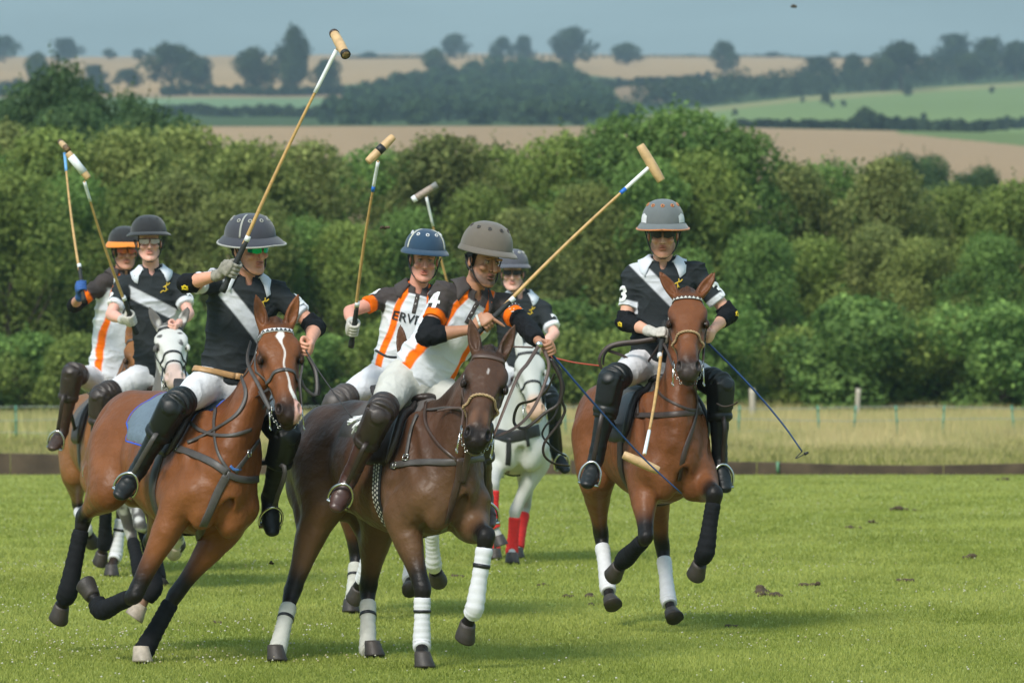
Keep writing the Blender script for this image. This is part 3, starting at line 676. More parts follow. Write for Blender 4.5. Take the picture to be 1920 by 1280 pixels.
def clod(px, py, s, label, flat=.55, group="turf divots kicked up on the grass", z=None, Y=None):
    Y = Y or CAM_H * FPX / (py - 640); c = P(px, py, Y); r = np.random.RandomState(int(px * 7 + py)); V, F = [], []
    s = s * 1.45; sk = Skin()
    for _ in range(7): q = r.normal(0, .35, 3) * s; sk.ell(A3(q[0] * 1.5, q[1], abs(q[2]) * flat), np.array([.5, .45, .3]) * s * r.uniform(.5, 1.0), np.eye(3), .01 * s / .06)
    V, F = sk.patch(*sk.bounds(.01), s / 9); V = V + vnormals(V, F) * (vnoise(V, 2.2 / s) * s * .12)[:, None]; o = link("turf_clod", mesh_np("turf_clod", V, F, m_soil)); o.location = c if z is None else (c[0], c[1], z); return tag(o, label, "clod", group)
for px, py, s, lb in ((1425, 1112, .058, "large brown divot lying on the grass right of the lone bay pony"), (1446, 1118, .05, "small divot touching the right side of the largest one"), (1697, 1090, .045, "dark upright clod on open grass toward the right edge"), (1817, 1048, .045, "flat brown divot near the right edge of the pitch"), (1516, 1098, .05, "brown scuffed divot just right of the largest divot"),
    (1686, 957, .06, "dark grey clod far out on the pitch at right"), (1720, 958, .03, "tiny dark clod beside the grey one far out"), (1105, 1119, .03, "small brown divot left of the lone pony's hind feet"), (1062, 1120, .03, "small brown divot right of the leading pony's raised hoof"), (1018, 1098, .028, "small dark divot on the grass below the white pony"), (1110, 1135, .024, "tiny crumb of soil near the lone pony"), (1373, 1175, .028, "brown crumbly clod below the lone bay pony"),
    (1880, 900, .05, "small dark clod beside the far board at right"), (1362, 895, .04, "small brown patch of soil by the far board"), (1595, 990, .035, "small brown clod in the middle of the open grass at right"), (1640, 981, .04, "faint flat brown clod right of centre far out"), (1110, 946, .035, "small brown clod under the right stirrup far out"), (860, 1082, .03, "small brown clod behind the leading pony's forelegs"), (560, 1042, .03, "small clod between the two front ponies"), (405, 1168, .024, "tiny dark clod under the bright bay pony")):
    clod(px, py, s, lb)
clod(722, 428, .020, "small clod of turf flying in front of the hedge", Y=31, z=None, group="turf flying through the air"); clod(1488, 13, .032, "dark clod of turf high in the sky at upper right", Y=62.0, group="turf flying through the air"); clod(508, 1056, .016, "tiny crumb of turf flying beside the front ponies", Y=31, group="turf flying through the air")
# ------------------------------------------------------------------ air
def haze():
    zt = float(V_top) + 3; lo, hi = A3(-1400, -20, -3.0), A3(1400, 2950, zt); mb = MB(); mb.box((lo + hi) / 2, np.diag((hi - lo) / 2)); m = bpy.data.materials.new("haze air"); m.use_nodes = True; n, l = m.node_tree.nodes, m.node_tree.links; n.clear()
    pv = n.new("ShaderNodeVolumePrincipled"); pv.inputs["Color"].default_value = (.62, .82, .92, 1); pv.inputs["Density"].default_value = HAZE; pv.inputs["Anisotropy"].default_value = .2; ou = n.new("ShaderNodeOutputMaterial"); l.new(pv.outputs[0], ou.inputs["Volume"])
    o = mb.build("haze", m, smooth=False); o["kind"] = "stuff"
V_top = max(GZ.max(), CAM_H + 2300 * (640 - 45) / FPX) + 2; HAZE = .00024
if HAZE: haze()
CAST=[3,5,7,4,2,1,6]
# ------------------------------------------------------------------ horses
def lathe_hoof(top, up, toe, col, parent, s=1.0):
    side = np.cross(up, toe); G = []
    prof = [(0.012, .044, 0), (0, .048, 0), (-.03, .053, .012), (-.065, .061, .024), (-.074, .060, .025)]
    th = np.arange(20) * 2 * math.pi / 20
    for h, r, sh in prof:
        cx = np.cos(th); rr = r * np.where(cx < -.3, .86, 1.0)
        G.append(top + up * h * s + toe * sh * s + (rr * cx * 1.08)[:, None] * toe * s + (rr * np.sin(th) * .95)[:, None] * side * s)
    mb = MB(); mb.grid(G, cv=True, caps=True)
    V = np.vstack(mb.V); t = np.clip(((V - top) @ up) / -.075, 0, 1)[:, None]
    mb.c = [np.asarray(col) * (1 - .35 * t)]
    return mb.build("hoof", m_hoof, parent, usecol=True)
def wrap_leg(pts, rad, mat, parent, name="leg_bandage", tape=None, ridges=12, seed=0):
    pts = catmull(pts, 40); t = np.linspace(0, 1, 41)
    saw = (t * ridges + .15 * np.sin(t * 23 + seed)) % 1
    r = np.interp(t, np.linspace(0, 1, len(rad)), rad) * (1 + .10 * saw) ; r[0] *= .9; r[-1] *= .92
    mb = MB(); mb.pipe(pts, r, n=18)
    V = mb.V[0]; mb.V[0] = V + vnoise(V + seed, 45)[:, None] * .0016
    o = mb.build(name, mat, parent)
    if tape:
        i = int(tape * 40); mt = MB(); mt.pipe(pts[i:i + 3], (r[i:i + 3] + .003), n=18); mt.build("tape_band", m_btape, o)
    return o
def build_horse(sp):
    S = sp.get('scale', 1.0); h = sp.get('h', .012)
    C1 = P(*sp['C1']); C2 = reach(C1, sp['C2'][0], sp['C2'][1], .98 * S, sp['C2'][2])
    f = unit(C1 - C2); left = np.cross(A3(0, 0, 1), f); left = unit(left); up = np.cross(f, left)
    a = R(sp.get('roll', 0)); up2 = up * math.cos(a) + left * math.sin(a); left2 = np.cross(up2, f)
    B = Fr(C1, np.stack([f, left2, up2]) * S)       # forward, left, up
    B.loc = lambda p: (np.asarray(p) - C1) @ B.M.T / S / S
    coat = np.array(sp['coat']); dark = np.array(sp.get('points', (.010, .008, .007)))
    sk = Skin(); U = B.M[2] / S
    K = .05 * S
    def T(pts, rad, k=.04, up=U, n=None, col=None): return sk.tube([B(*p) for p in pts], np.array(rad) * S, k, up, n, col)
    T([(.33, 0, -.10), (.24, 0, -.06), (.08, 0, -.01), (-.15, 0, -.01), (-.4, 0, .0), (-.62, 0, .03), (-.85, 0, .06), (-1.05, 0, .06), (-1.22, 0, .02), (-1.32, 0, -.03)],
      [(.09, .11), (.155, .20), (.205, .315), (.245, .335), (.262, .325), (.255, .30), (.24, .265), (.225, .245), (.18, .20), (.10, .13)], .05, n=22)
    T([(.10, 0, .29), (-.10, 0, .335), (-.3, 0, .30)], [(.05, .06), (.055, .07), (.05, .05)], .08, n=6)          # withers
    T([(-.7, 0, .30), (-.95, 0, .29), (-1.15, 0, .20)], [(.08, .07), (.10, .07), (.08, .07)], .06, n=5)            # croup
    Hip = {}
    for sg in (1, -1):
        T([(-.02, sg * .10, .24), (.12, sg * .16, .04), (.25, sg * .15, -.12)], [(.06, .11), (.07, .13), (.075, .10)], .05, n=6)  # scapula
        sk.ell(B(.03, sg * .17, -.14), np.array([.15, .075, .15]) * S, B.M / S, .05)                                              # triceps
        sk.ell(B(.295, sg * .085, -.17), np.array([.085, .085, .13]) * S, B.M / S, .03)                                         # pectoral
        sk.ell(B(-1.0, sg * .125, .08), np.array([.26, .14, .24]) * S, B.M / S, .06)                                              # haunch
        sk.ell(B(-1.16, sg * .11, -.06), np.array([.16, .115, .24]) * S, B.M / S, .06)
    # hollows between the muscles
    def G(pts, r, k=.05): sk.tube([B(*p) for p in pts], np.array(r) * 1.45 * S, k * S, U, 6, sub=True)
    for sg in (1, -1):
        G([(-.06, sg * .262, .16), (-.13, sg * .272, -.02), (-.10, sg * .262, -.20)], [.014, .020, .014])
        G([(.10, sg * .20, .20), (.22, sg * .225, .04), (.31, sg * .20, -.05)], [.016, .022, .014], .05)
        G([(.16, sg * .25, -.02), (.04, sg * .262, -.10), (-.06, sg * .262, -.08)], [.008, .014, .010], .04)
        G([(-.68, sg * .262, .20), (-.74, sg * .288, .0), (-.66, sg * .272, -.20)], [.018, .032, .020], .07)
        G([(-1.08, sg * .262, .22), (-1.10, sg * .268, .02), (-1.04, sg * .262, -.16)], [.010, .014, .010], .05)
    G([(.36, 0, -.02), (.385, 0, -.14), (.36, 0, -.28)], [.010, .018, .012], .04)
    # neck
    nb = B(.20, 0, .10); poll = reach(nb, sp['poll'][0], sp['poll'][1], .66 * S, sp['poll'][2])
    SH = S * sp.get('hs', 1.12)
    nose = reach(poll, sp['nose'][0], sp['nose'][1], .56 * SH, sp['nose'][2])
    N = unit(nose - poll); sv = sp.get('eyes', (1, 0, 0)); H = frame(poll, N, np.cross(N, unit(A3(*sv))))
    H = Fr(poll, np.stack([N, unit(np.cross(N, unit(A3(*sv)))), np.cross(N, unit(np.cross(N, unit(A3(*sv)))))]) * SH)
    if np.dot(H.M[1], A3(0, -1, .2)) < 0: H.M[1] *= -1
    HW = sp.get('hw', 1.15); H.M[2] = unit(A3(*sv) - np.dot(A3(*sv), N) * N) * SH * HW     # (along nose, dorsal, horse's left)
    H.loc = lambda p: (np.asarray(p) - poll) @ H.M.T / (H.M ** 2).sum(1)
    pk = H(.06, -.11, 0)
    mid = (B(.16, 0, .16) * .45 + pk * .55) + U * sp.get('crest', .03)
    sk.tube([B(-.02, 0, .06), B(.17, 0, .07), mid, pk], np.array([(.13, .25), (.135, .25), (.088, .165), (.072, .115)]) * S, .07, U * .8 + H.M[1] * -.5, n=12)
    sk.tube([B(-.05, 0, .30), mid + unit(U + f * -.3) * .135 * S, H(-.03, -.05, 0)], np.array([.05, .030, .035]) * S, .05, U, n=8, col=sp.get('mane', dark * 1.5 + coat * .15))
    # head
    def HT(pts, rad, k=.025, n=None, col=None, sub=False): return sk.tube([H(*p) for p in pts], np.array(rad) * SH * A3(HW, 1)[None, :] if True else 0, k, H.M[1] / SH, n, col, sub)
    def HE(c, r, k=.02, col=None, sub=False): return sk.ell(H(*c), np.array(r) * SH * A3(1, 1, HW), H.M / np.linalg.norm(H.M, axis=1)[:, None], k, col, sub)
    nz = sp.get('noz', dark)
    HT([(-.03, -.075, 0), (.06, -.075, 0), (.16, -.085, 0), (.27, -.082, 0), (.38, -.068, 0), (.47, -.060, 0), (.535, -.062, 0)],
       [(.055, .06), (.075, .085), (.082, .10), (.062, .092), (.046, .066), (.047, .056), (.046, .046)], .03, n=14)
    HT([(.02, -.01, 0), (.16, -.012, 0), (.34, -.018, 0), (.46, -.022, 0)], [(.055, .02), (.062, .02), (.034, .018), (.03, .018)], .03, n=8)
    for sg in (1, -1):
        HE((.15, -.145, sg * .052), (.105, .085, .028), .03)                # jowl
        HE((.135, -.026, sg * .066), (.06, .024, .024), .03)                # brow
        HE((.24, -.075, sg * .055), (.10, .014, .018), .02)                 # facial crest
        HE((.19, -.048, sg * .088), (.026, .020, .012), .008, col=dark)     # eye lid
        HE((.515, -.035, sg * .036), (.040, .032, .022), .018)              # nostril rim
        HE((.522, -.018, sg * .046), (.026, .020, .012), .012, sub=True)    # nostril
        HE((.075, -.055, sg * .074), (.05, .03, .008), .02, sub=True)       # temple hollow
    HE((.545, -.070, 0), (.028, .034, .038), .02)
    HE((.555, -.108, 0), (.022, .020, .028), .008)                          # lower lip
    for (ex, ey, ed), sg in zip(sp['ears'], (-1, 1)):
        b = H(-.005, -.035, sg * .050); tip = P(ex, ey, b[1] + ed); d = tip - b; L = np.linalg.norm(d)
        if L > .185 * S: tip = b + d / L * .185 * S
        d = unit(tip - b); op = unit(H.M[1] + H.M[2] * sg * .25); op = unit(op - np.dot(op, d) * d); sd_ = np.cross(d, op)
        m1 = b + (tip - b) * .38 + sd_ * 0; m2 = b + (tip - b) * .75
        sk.tube([b - d * .02, m1, m2, tip], np.array([(.030, .026), (.036, .022), (.024, .014), (.005, .005)]) * S, .012, op, n=8)
        q = op * .021 * S
        sk.tube([b + q + d * .03, m1 + q, m2 + q * .8, tip + q * .3 - d * .015], np.array([(.012, .014), (.025, .017), (.015, .011), (.003, .003)]) * S, .006, op, n=8, sub=True)
    if sp.get('forelock', True): HE((-.015, -.005, 0), (.035, .018, .018), .012, col=dark)
    # legs
    joints = {}; Fv = B.M[0] / S
    for key, sg, fore in (('fr', -1, 1), ('fl', 1, 1), ('hr', -1, 0), ('hl', 1, 0)):
        L = sp['legs'].get(key)
        if L is None: continue
        root, ch = L[0], L[1]
        if fore:
            e = B(*(root or (.04, sg * .165, -.26))); k = reach(e, *ch[0][:2], .41 * S, ch[0][2]); ft = reach(k, *ch[1][:2], .275 * S, ch[1][2]); hf = reach(ft, *ch[2][:2], .115 * S, ch[2][2])
            sh = B(.25, sg * .14, -.10)
            sk.tube([sh, e * .6 + sh * .4, e], np.array([(.07, .10), (.085, .11), (.08, .10)]) * S, .05, Fv, n=4)
            v = unit(k - e); vv = Fv if abs(np.dot(Fv, v)) < .85 else U
            sk.tube([e - v * .04, e + (k - e) * .25, e + (k - e) * .6, k - v * .05 * S], np.array([(.085, .10), (.078, .095), (.052, .062), (.042, .048)]) * S, .04, vv, n=8)
            sk.tube([k - v * .04 * S, k, k + unit(ft - k) * .045 * S], np.array([(.041, .046), (.045, .050), (.034, .038)]) * S, .015, vv, n=5, col=dark)
            r1, r2 = .031, .028
        else:
            hp = B(-.98, sg * .15, .02); e = B(*(root or (-.80, sg * .185, -.27))); k = reach(e, *ch[0][:2], .45 * S, ch[0][2]); ft = reach(k, *ch[1][:2], .36 * S, ch[1][2]); hf = reach(ft, *ch[2][:2], .115 * S, ch[2][2])
            v = unit(k - e); vv = Fv if abs(np.dot(Fv, v)) < .85 else U
            sk.tube([hp, e * .6 + hp * .4, e], np.array([(.13, .20), (.125, .17), (.09, .12)]) * S, .07, Fv, n=5)
            ham = B(-1.12, sg * .15, -.18); hk = k - Fv * .045 * S - v * .03 * S
            sk.tube([e - v * .03, e + (k - e) * .3 - Fv * .03 * S, e + (k - e) * .65 - Fv * .012 * S, k - v * .04 * S], np.array([(.085, .115), (.078, .10), (.048, .062), (.038, .046)]) * S, .05, vv, n=8)
            sk.tube([ham, e + (k - e) * .45 - Fv * .06 * S, hk], np.array([(.075, .07), (.032, .04), (.019, .022)]) * S, .05, vv, n=6)
            sk.tube([k - v * .05 * S, k, k + unit(ft - k) * .06 * S], np.array([(.040, .050), (.042, .056), (.033, .042)]) * S, .02, vv, n=5, col=dark)
            sk.ell(hk, np.array([.028, .025, .03]) * S, np.eye(3), .02, col=dark)
            r1, r2 = .032, .029
        w = unit(ft - k)
        sk.tube([k, k + (ft - k) * .5, ft], np.array([(r1, r1 * 1.25), (r2, r2 * 1.3), (.034, .038)]) * S, .02, vv, n=5, col=dark)
        sk.ell(ft, np.array([.038, .038, .038]) * S, np.eye(3), .02, col=dark)
        sk.tube([ft, (ft + hf) / 2, hf], np.array([.033, .031, .040]) * S, .02, n=3, col=(dark if len(L) < 5 or not L[4] else (.5, .42, .36)))
        joints[key] = (e, k, ft, hf, vv, fore)
    # mesh: body coarse, head fine
    seg0, seg1 = H(-.17, -.04, 0), H(.58, -.06, 0); ds = seg1 - seg0
    def dhead(X):
        t = np.clip(((X - seg0) @ ds) / (ds @ ds), 0, 1); return np.linalg.norm(X - seg0 - t[:, None] * ds, axis=1)
    V1, F1 = sk.patch(*sk.bounds(), h); b1 = B.loc(V1); rb = np.sin(b1[:, 0] * 62 + b1[:, 2] * 9) * sstep(-.62, -.5, b1[:, 0]) * sstep(-.12, -.22, b1[:, 0]) * sstep(.18, .05, b1[:, 2]) * sstep(-.30, -.2, b1[:, 2]) * .0022
    V1 = V1 + vnormals(V1, F1) * (rb + vnoise(b1, 12) * .0012 + vnoise(b1, 5) * .0045)[:, None]; V1, F1 = cut(V1, F1, lambda X: dhead(X) > .165 * S)
    lo = np.minimum(seg0, seg1) - .20; hi = np.maximum(seg0, seg1) + .20
    hh = sp.get('hh', .006); V2, F2 = sk.patch(lo, hi, hh); V2, F2 = cut(V2, F2, lambda X: dhead(X) < .165 * S + .010)
    V1 = relax(V1, F1, 1, .4); V, Fq = merge([(V1, F1), (V2, F2)])
    C = sk.color(V, coat, .02)
    # coat pattern: true colour only
    bl = B.loc(V)
    if 'belly' in sp:
        w = (sstep(.16, -.22, bl[:, 2]) * .62)[:, None]; C = C * (1 - w) + np.array(sp['belly']) * w
    for key, (e, k, ft, hf, vv, fore) in joints.items():
        v = k - e; t = ((V - e) @ v) / (v @ v); d = np.linalg.norm(V - e - np.clip(t, 0, 1)[:, None] * v, axis=1)
        for q0, q1 in ((k, ft), (ft, hf)):
            vv_ = q1 - q0; tt = np.clip(((V - q0) @ vv_) / (vv_ @ vv_), 0, 1); dq = np.linalg.norm(V - q0 - tt[:, None] * vv_, axis=1); wq = sstep(.085, .07, dq) * (1.0 if not (len(sp['legs'][key]) > 4 and sp['legs'][key][4] and q0 is ft) else 0)
            C = C * (1 - wq[:, None]) + dark * wq[:, None]
        w = sstep(.45 if fore else .60, .88, t) * (d < .12); w = w * sstep(.13, .09, d); w += (t > 1) * (d < .11) * 0
        C = C * (1 - w[:, None]) + dark * w[:, None]
    n1 = vnoise(bl, 3.2)[:, None]; C *= 1 + .10 * n1
    L = H.loc(V); inh = (dhead(V) < .17)
    w = (inh * sstep(.40, .53, L[:, 0]))[:, None] * .92; C = C * (1 - w) + np.array(nz) * w
    for sg in (1, -1):
        d = np.sqrt(((L - A3(.19, -.045, sg * .085)) ** 2 / A3(.05, .035, .05) ** 2).sum(1)); w = (inh * sstep(1.3, .5, d) * .5)[:, None]; C = C * (1 - w) + dark * w
        d = np.sqrt(((L - A3(.522, -.016, sg * .047)) ** 2 / A3(.03, .022, .016) ** 2).sum(1)); w = (inh * sstep(1.1, .8, d))[:, None]; C = C * (1 - w) + np.array((.006, .004, .004)) * w
    if 'face' in sp: C = sp['face'](L, C, inh)
    if 'paint' in sp: C = sp['paint'](bl, V, C)
    body = link("horse", mesh_np("horse", V, Fq, m_coatw if sp.get('white') else m_coat, col=np.clip(C, 0, 1)))
    tag(body, sp['label'], "horse", "polo ponies galloping in the match")
    bvh = bvh_of(V, Fq)
    if sp.get('tail', True):
        tb = MB(); tb.pipe([B(-1.26, 0, .16), B(-1.36, 0, .06), B(-1.37, 0, -.15), B(-1.34, 0, -.42)], np.array([.03, .04, .045, .03]) * S, n=10, seg=14); tb.build("tail", M("tail hair", (.02, .015, .012) if not sp.get('white') else (.4, .4, .38), rough=.8, bump=.6, bs=120) if not sp.get('white') else M("pale tail hair", (.4, .4, .38), rough=.8, bump=.6, bs=120), body)
    eb = MB()
    for sg in (1, -1):
        c = H(.19, -.046, sg * .0805); n = 8
        G = [[c + (.0175 * S) * (math.sin(R(a)) * (math.cos(R(b)) * H.M[0] / S * 1.15 + math.sin(R(b)) * H.M[1] / S * .9) + math.cos(R(a)) * H.M[2] / S * sg * .8) for b in range(0, 360, 30)] for a in (5, 30, 55, 80, 105, 130, 155, 175)]
        e = MB(); e.grid(G, cv=True); e.build("eye", m_eye, body)
    cols = {'w': m_band, 'c': m_bandc, 'r': m_bandr, 'k': m_bandk}
    for key, (e, k, ft, hf, vv, fore) in joints.items():
        L = sp['legs'][key]; band = L[2]; ground = L[3]; w = unit(hf - ft)
        if ground: upv = unit(A3(0, 0, 1) + w * -.15); top = hf + A3(0, 0, .02)
        else: upv = -w; top = hf
        toe = Fv - np.dot(Fv, upv) * upv; toe = unit(toe) if np.linalg.norm(toe) > .2 else unit(np.cross(B.M[1], upv))
        if len(L) > 5: toe = unit(A3(*L[5]) - np.dot(A3(*L[5]), upv) * upv)
        if ground:
            top = A3(hf[0], hf[1], .080 * S)
        lathe_hoof(top, upv, toe, (.45, .38, .30) if (len(L) > 4 and L[4]) else (.045, .036, .030), body, S)
        if band:
            a0 = .16 if fore else .2
            pts = [k + (ft - k) * a0, k + (ft - k) * .55, ft, ft + (hf - ft) * (.42 if band[0] != 'k' else .6)]
            rad = {'k': [.044, .044, .054, .047]}.get(band[0], [.045, .040, .048, .043])
            o = wrap_leg(pts, np.array(rad) * S, cols[band[0]], body, tape=(.2 if len(band) > 1 else None), seed=hash(key) % 7 if False else len(joints) + ord(key[0]) + ord(key[1]) % 5)
    info = dict(body=body, B=B, H=H, bvh=bvh, joints=joints, S=S, V=V)
    if sp.get('tack', True): tack(sp, info)
    print("HORSE", sp['name'], 'verts', len(V), 'C1', np.round(C1, 2), 'C2', np.round(C2, 2), 'poll', np.round(poll, 2), 'nose', np.round(nose, 2), [(k_, round(float(v_[3][2]), 2), round(float(v_[3][1]), 2)) for k_, v_ in joints.items()])
    return info
def drape(bvh, B, fun, th0, th1, off, nt=26, nf=16, axu=0.02):
    """sheet laid over the barrel; fun(theta)->(f0,f1)"""
    G = []
    for i in range(nt + 1):
        th = th0 + (th1 - th0) * i / nt; f0, f1 = fun(th); row = []
        for j in range(nf + 1):
            f_ = f0 + (f1 - f0) * j / nf; d = B.M[2] * math.cos(R(th)) + B.M[1] * math.sin(R(th)); d = unit(d)
            edge = (i in (0, nt)) or (j in (0, nf))
            hpt, n = cast(bvh, B(f_, 0, axu) + d * .8, -d, 0, .8)
            if hpt is None: hpt, n = B(f_, 0, axu) + d * .2, d
            row.append(hpt + d * (off if not edge else -.004))
        G.append(row)
    G = np.array(G)
    for _ in range(2):
        G[1:-1, 1:-1] = .5 * G[1:-1, 1:-1] + .125 * (G[:-2, 1:-1] + G[2:, 1:-1] + G[1:-1, :-2] + G[1:-1, 2:])
    return G
def torus(mb, c, ax, r, t, n=18, ell=1.0, u=None):
    ax = unit(ax); u = unit(np.cross(ax, A3(.3, .2, 1))) if u is None else unit(u - np.dot(u, ax) * ax); v = np.cross(ax, u)
    th = np.linspace(0, 2 * math.pi, n + 1); mb.pipe([c + r * (math.cos(a) * u + ell * math.sin(a) * v) for a in th], t, n=6)
def tack(sp, I):
    B, H, bvh, body, S = I['B'], I['H'], I['bvh'], I['body'], I['S']; lm = sp.get('leather', m_greyl)
    # bridle
    mb = MB(); hx = unit(H.M[0]); hd = unit(H.M[1]); hs = unit(H.M[2])
    def side(n_, d_, sg, off=.004):
        return cast(bvh, H(n_, d_, sg * .35), -hs * sg, off, .5)
    bp, bn = ring_on(bvh, H(.035, -.07, 0), hx * .93 + hd * -.25, hd, 30, .005, .3, (-95, 95))
    bb = MB(); bb.ribbon(bp, bn, .024 * S, .004); brow = bb.build("browband", sp.get('brow', lm), body)
    if sp.get('browpat'):
        z = MB(); m = len(bp)
        q = catmull(bp, 60); qn = catmull(bn, 60); T = np.gradient(q, axis=0); Sd = np.cross(T, qn); Sd /= np.linalg.norm(Sd, axis=1)[:, None]
        for i in range(2, 57, 4):
            c0, c1, c2 = q[i], q[i + 2], q[i + 4]; nn = qn[i + 2] * .0065
            z.add([c0 + nn - Sd[i] * .009 * S, c2 + nn - Sd[i] * .009 * S, c1 + nn + Sd[i + 2] * .009 * S], tris=[(0, 1, 2)])
        z.build("browband_pattern", sp['browpat'], brow, smooth=False)
    np_, nn_ = ring_on(bvh, H(.315, -.075, 0), hx * .96 + hd * .12, hd, 40, .004, .25)
    if sp.get('rope'):
        nb_ = MB(); m = catmull(np_ + nn_ * .004, 160); T = np.gradient(m, axis=0); T /= np.linalg.norm(T, axis=1)[:, None]; nn2 = catmull(nn_, 160); bi = np.cross(T, nn2)
        for ph in (0, math.pi):
            a = np.arange(161) * .75 + ph; nb_.pipe(m + .0035 * (np.cos(a)[:, None] * nn2 + np.sin(a)[:, None] * bi), .0048, n=6)
        nb_.build("noseband", m_rope, body)
    else:
        nb_ = MB(); nb_.ribbon(np_, nn_, .022 * S, .004)
        if sp.get('dropnose'):
            a_, b_ = ring_on(bvh, H(.40, -.07, 0), hx * .98, hd, 36, .004, .25); nb_.ribbon(a_, b_, .016 * S, .004)
        nb_.build("noseband", sp.get('nosem', lm), body)
    for sg in (1, -1):
        met = MB()
        for path, w in (([(.04, -.09), (.13, -.105), (.26, -.105), (.40, -.085), (.455, -.085)], .015), ([(.05, -.10), (.16, -.15), (.17, -.21)], .012), ([(-.02, -.08), (.04, -.09)], .02)):
            pts, nor = [], []
            for n_, d_ in catmull(np.array([(a, b, 0) for a, b in path], float), 12)[:, :2]:
                p_, q_ = side(n_, d_, sg, .004)
                if p_ is not None: pts.append(p_); nor.append(q_)
            if len(pts) > 3: mb.ribbon(pts, nor, w * S, .003)
        c = H(.465, -.092, sg * .062)
        torus(met, c, hs, .024 * S, .0035); met.pipe([H(.42, -.09, sg * .066), H(.465, -.1, sg * .068), H(.54, -.125, sg * .07)], .0045, n=6)
        torus(met, H(.55, -.128, sg * .07), hs + hd * .5, .012 * S, .0028)
        for q in range(5): torus(met, H(.495 + .010 * q, -.10 - .009 * q, sg * (.064 - .008 * q)), hs if q % 2 else hd, .008, .002, 8)
        torus(met, H(.10, -.10, sg * .088), hs, .010, .0022, 10, 1.3)
        met.build("bit", m_metal, body)
    mb.build("bridle", lm, body)
    # saddle pad, flaps, seat, girth
    pad = sp.get('pad', M("felt pad", (.10, .09, .085), rough=.95, bump=.4, bs=200))
    def padf(th):
        q = abs(th) / 80; PR = sp.get('padrear', -.70); return (PR - .03 * math.cos(q * 3) if q < .75 else PR + (q - .75) * .5, -.02 - .05 * q)
    p = MB(); p.grid(drape(bvh, B, padf, -sp.get('padth', 62), sp.get('padth', 62), .014, 30, 18)); pd = p.build("saddle_pad", pad, body)
    if sp.get('padtrim'):
        G = p.V[0].reshape(31, 19, 3); e = np.vstack([G[:, 0], G[-1, 1:], G[::-1, -1][1:], G[0, ::-1][1:]]); q = MB(); q.pipe(e, .0065, n=6); q.build("pad_trim", sp['padtrim'], pd)
    sd = Skin(); k = .02
    sd.tube([B(-.09, 0, .405), B(-.16, 0, .395), B(-.32, 0, .375), B(-.46, 0, .395), B(-.53, 0, .435)], np.array([(.05, .025), (.10, .035), (.14, .035), (.15, .035), (.14, .025)]) * S, .02, B.M[2] / S, n=10)
    V, Fq = sd.patch(*sd.bounds(), .01); seat = link("saddle", mesh_np("saddle", V, Fq, sp.get('sadm', m_dkbrown)), body)
    for sg in (1, -1):
        def flf(th): q = (abs(th) - 18) / 75; return (-.44 + .10 * q, -.12 + .09 * math.sin(q * 2.6))
        g = MB(); g.grid(drape(bvh, B, flf, sg * 18, sg * 93, .026, 18, 10)); g.build("saddle_flap", sp.get('sadm', m_dkbrown), seat)
        rp = []
        for q in np.linspace(0, 1, 9):
            th = sg * (10 + 78 * q); dd_ = unit(B.M[2] * math.cos(R(th)) + B.M[1] * math.sin(R(th))); hp_, n_ = cast(bvh, B(-.10 + .11 * math.sin(q * 2.4), 0, .02) + dd_ * .8, -dd_, .030, .8)
            if hp_ is not None: rp.append(hp_)
        if len(rp) > 4: g = MB(); g.pipe(np.array(rp), [.012, .024, .026, .026, .022, .010], n=10, seg=24); g.build("knee_roll", sp.get('sadm', m_dkbrown), seat)
    gp, gn = ring_on(bvh, B(-.15, 0, 0), B.M[0] / S, -B.M[2] / S, 40, .004, .6, (-100, 100)); g = MB(); g.ribbon(gp, gn, .075 * S, .008); g.build("girth", sp.get('girthm', lm), body)
    if 'girthpat' in sp:
        z = MB(); q = catmull(gp, 80); qn = catmull(gn, 80); T = np.gradient(q, axis=0); Sd = np.cross(T, qn); Sd /= np.linalg.norm(Sd, axis=1)[:, None]
        for i in range(2, 77, 2):
            for o_ in (-.02, 0.0, .02):
                c = q[i + (1 if o_ == 0 else 0)] + qn[i] * .0105 + Sd[i] * o_; t_ = unit(T[i]) * .010; z.add([c - t_, c - Sd[i] * .008, c + t_, c + Sd[i] * .008], [(0, 1, 2, 3)])
        z.build("girth_pattern", m_cream, body, smooth=False)
    I['seat'] = seat
    if sp.get('straps'):
        for nm, mat, lst in sp['straps']:
            z = MB()
            for pix, w in lst: strap_px(z, bvh, pix, w * S, .006)
            if z.n: z.build(nm, mat, body)
    if sp.get('buckles'):
        for x, y in sp['buckles']:
            z = MB()
            c, n = cam_hit(bvh, x, y, .010)
            if c is not None:
                u = unit(np.cross(n, A3(0, 0, 1))); v = np.cross(n, u)
                for a, b in (((-.016, -.016), (.016, -.016)), ((.016, -.016), (.016, .016)), ((.016, .016), (-.016, .016)), ((-.016, .016), (-.016, -.016))):
                    z.pipe([c + u * a[0] + v * a[1], c + u * b[0] + v * b[1]], .003, n=5)
            if z.n: z.build("buckle", m_metal, body)
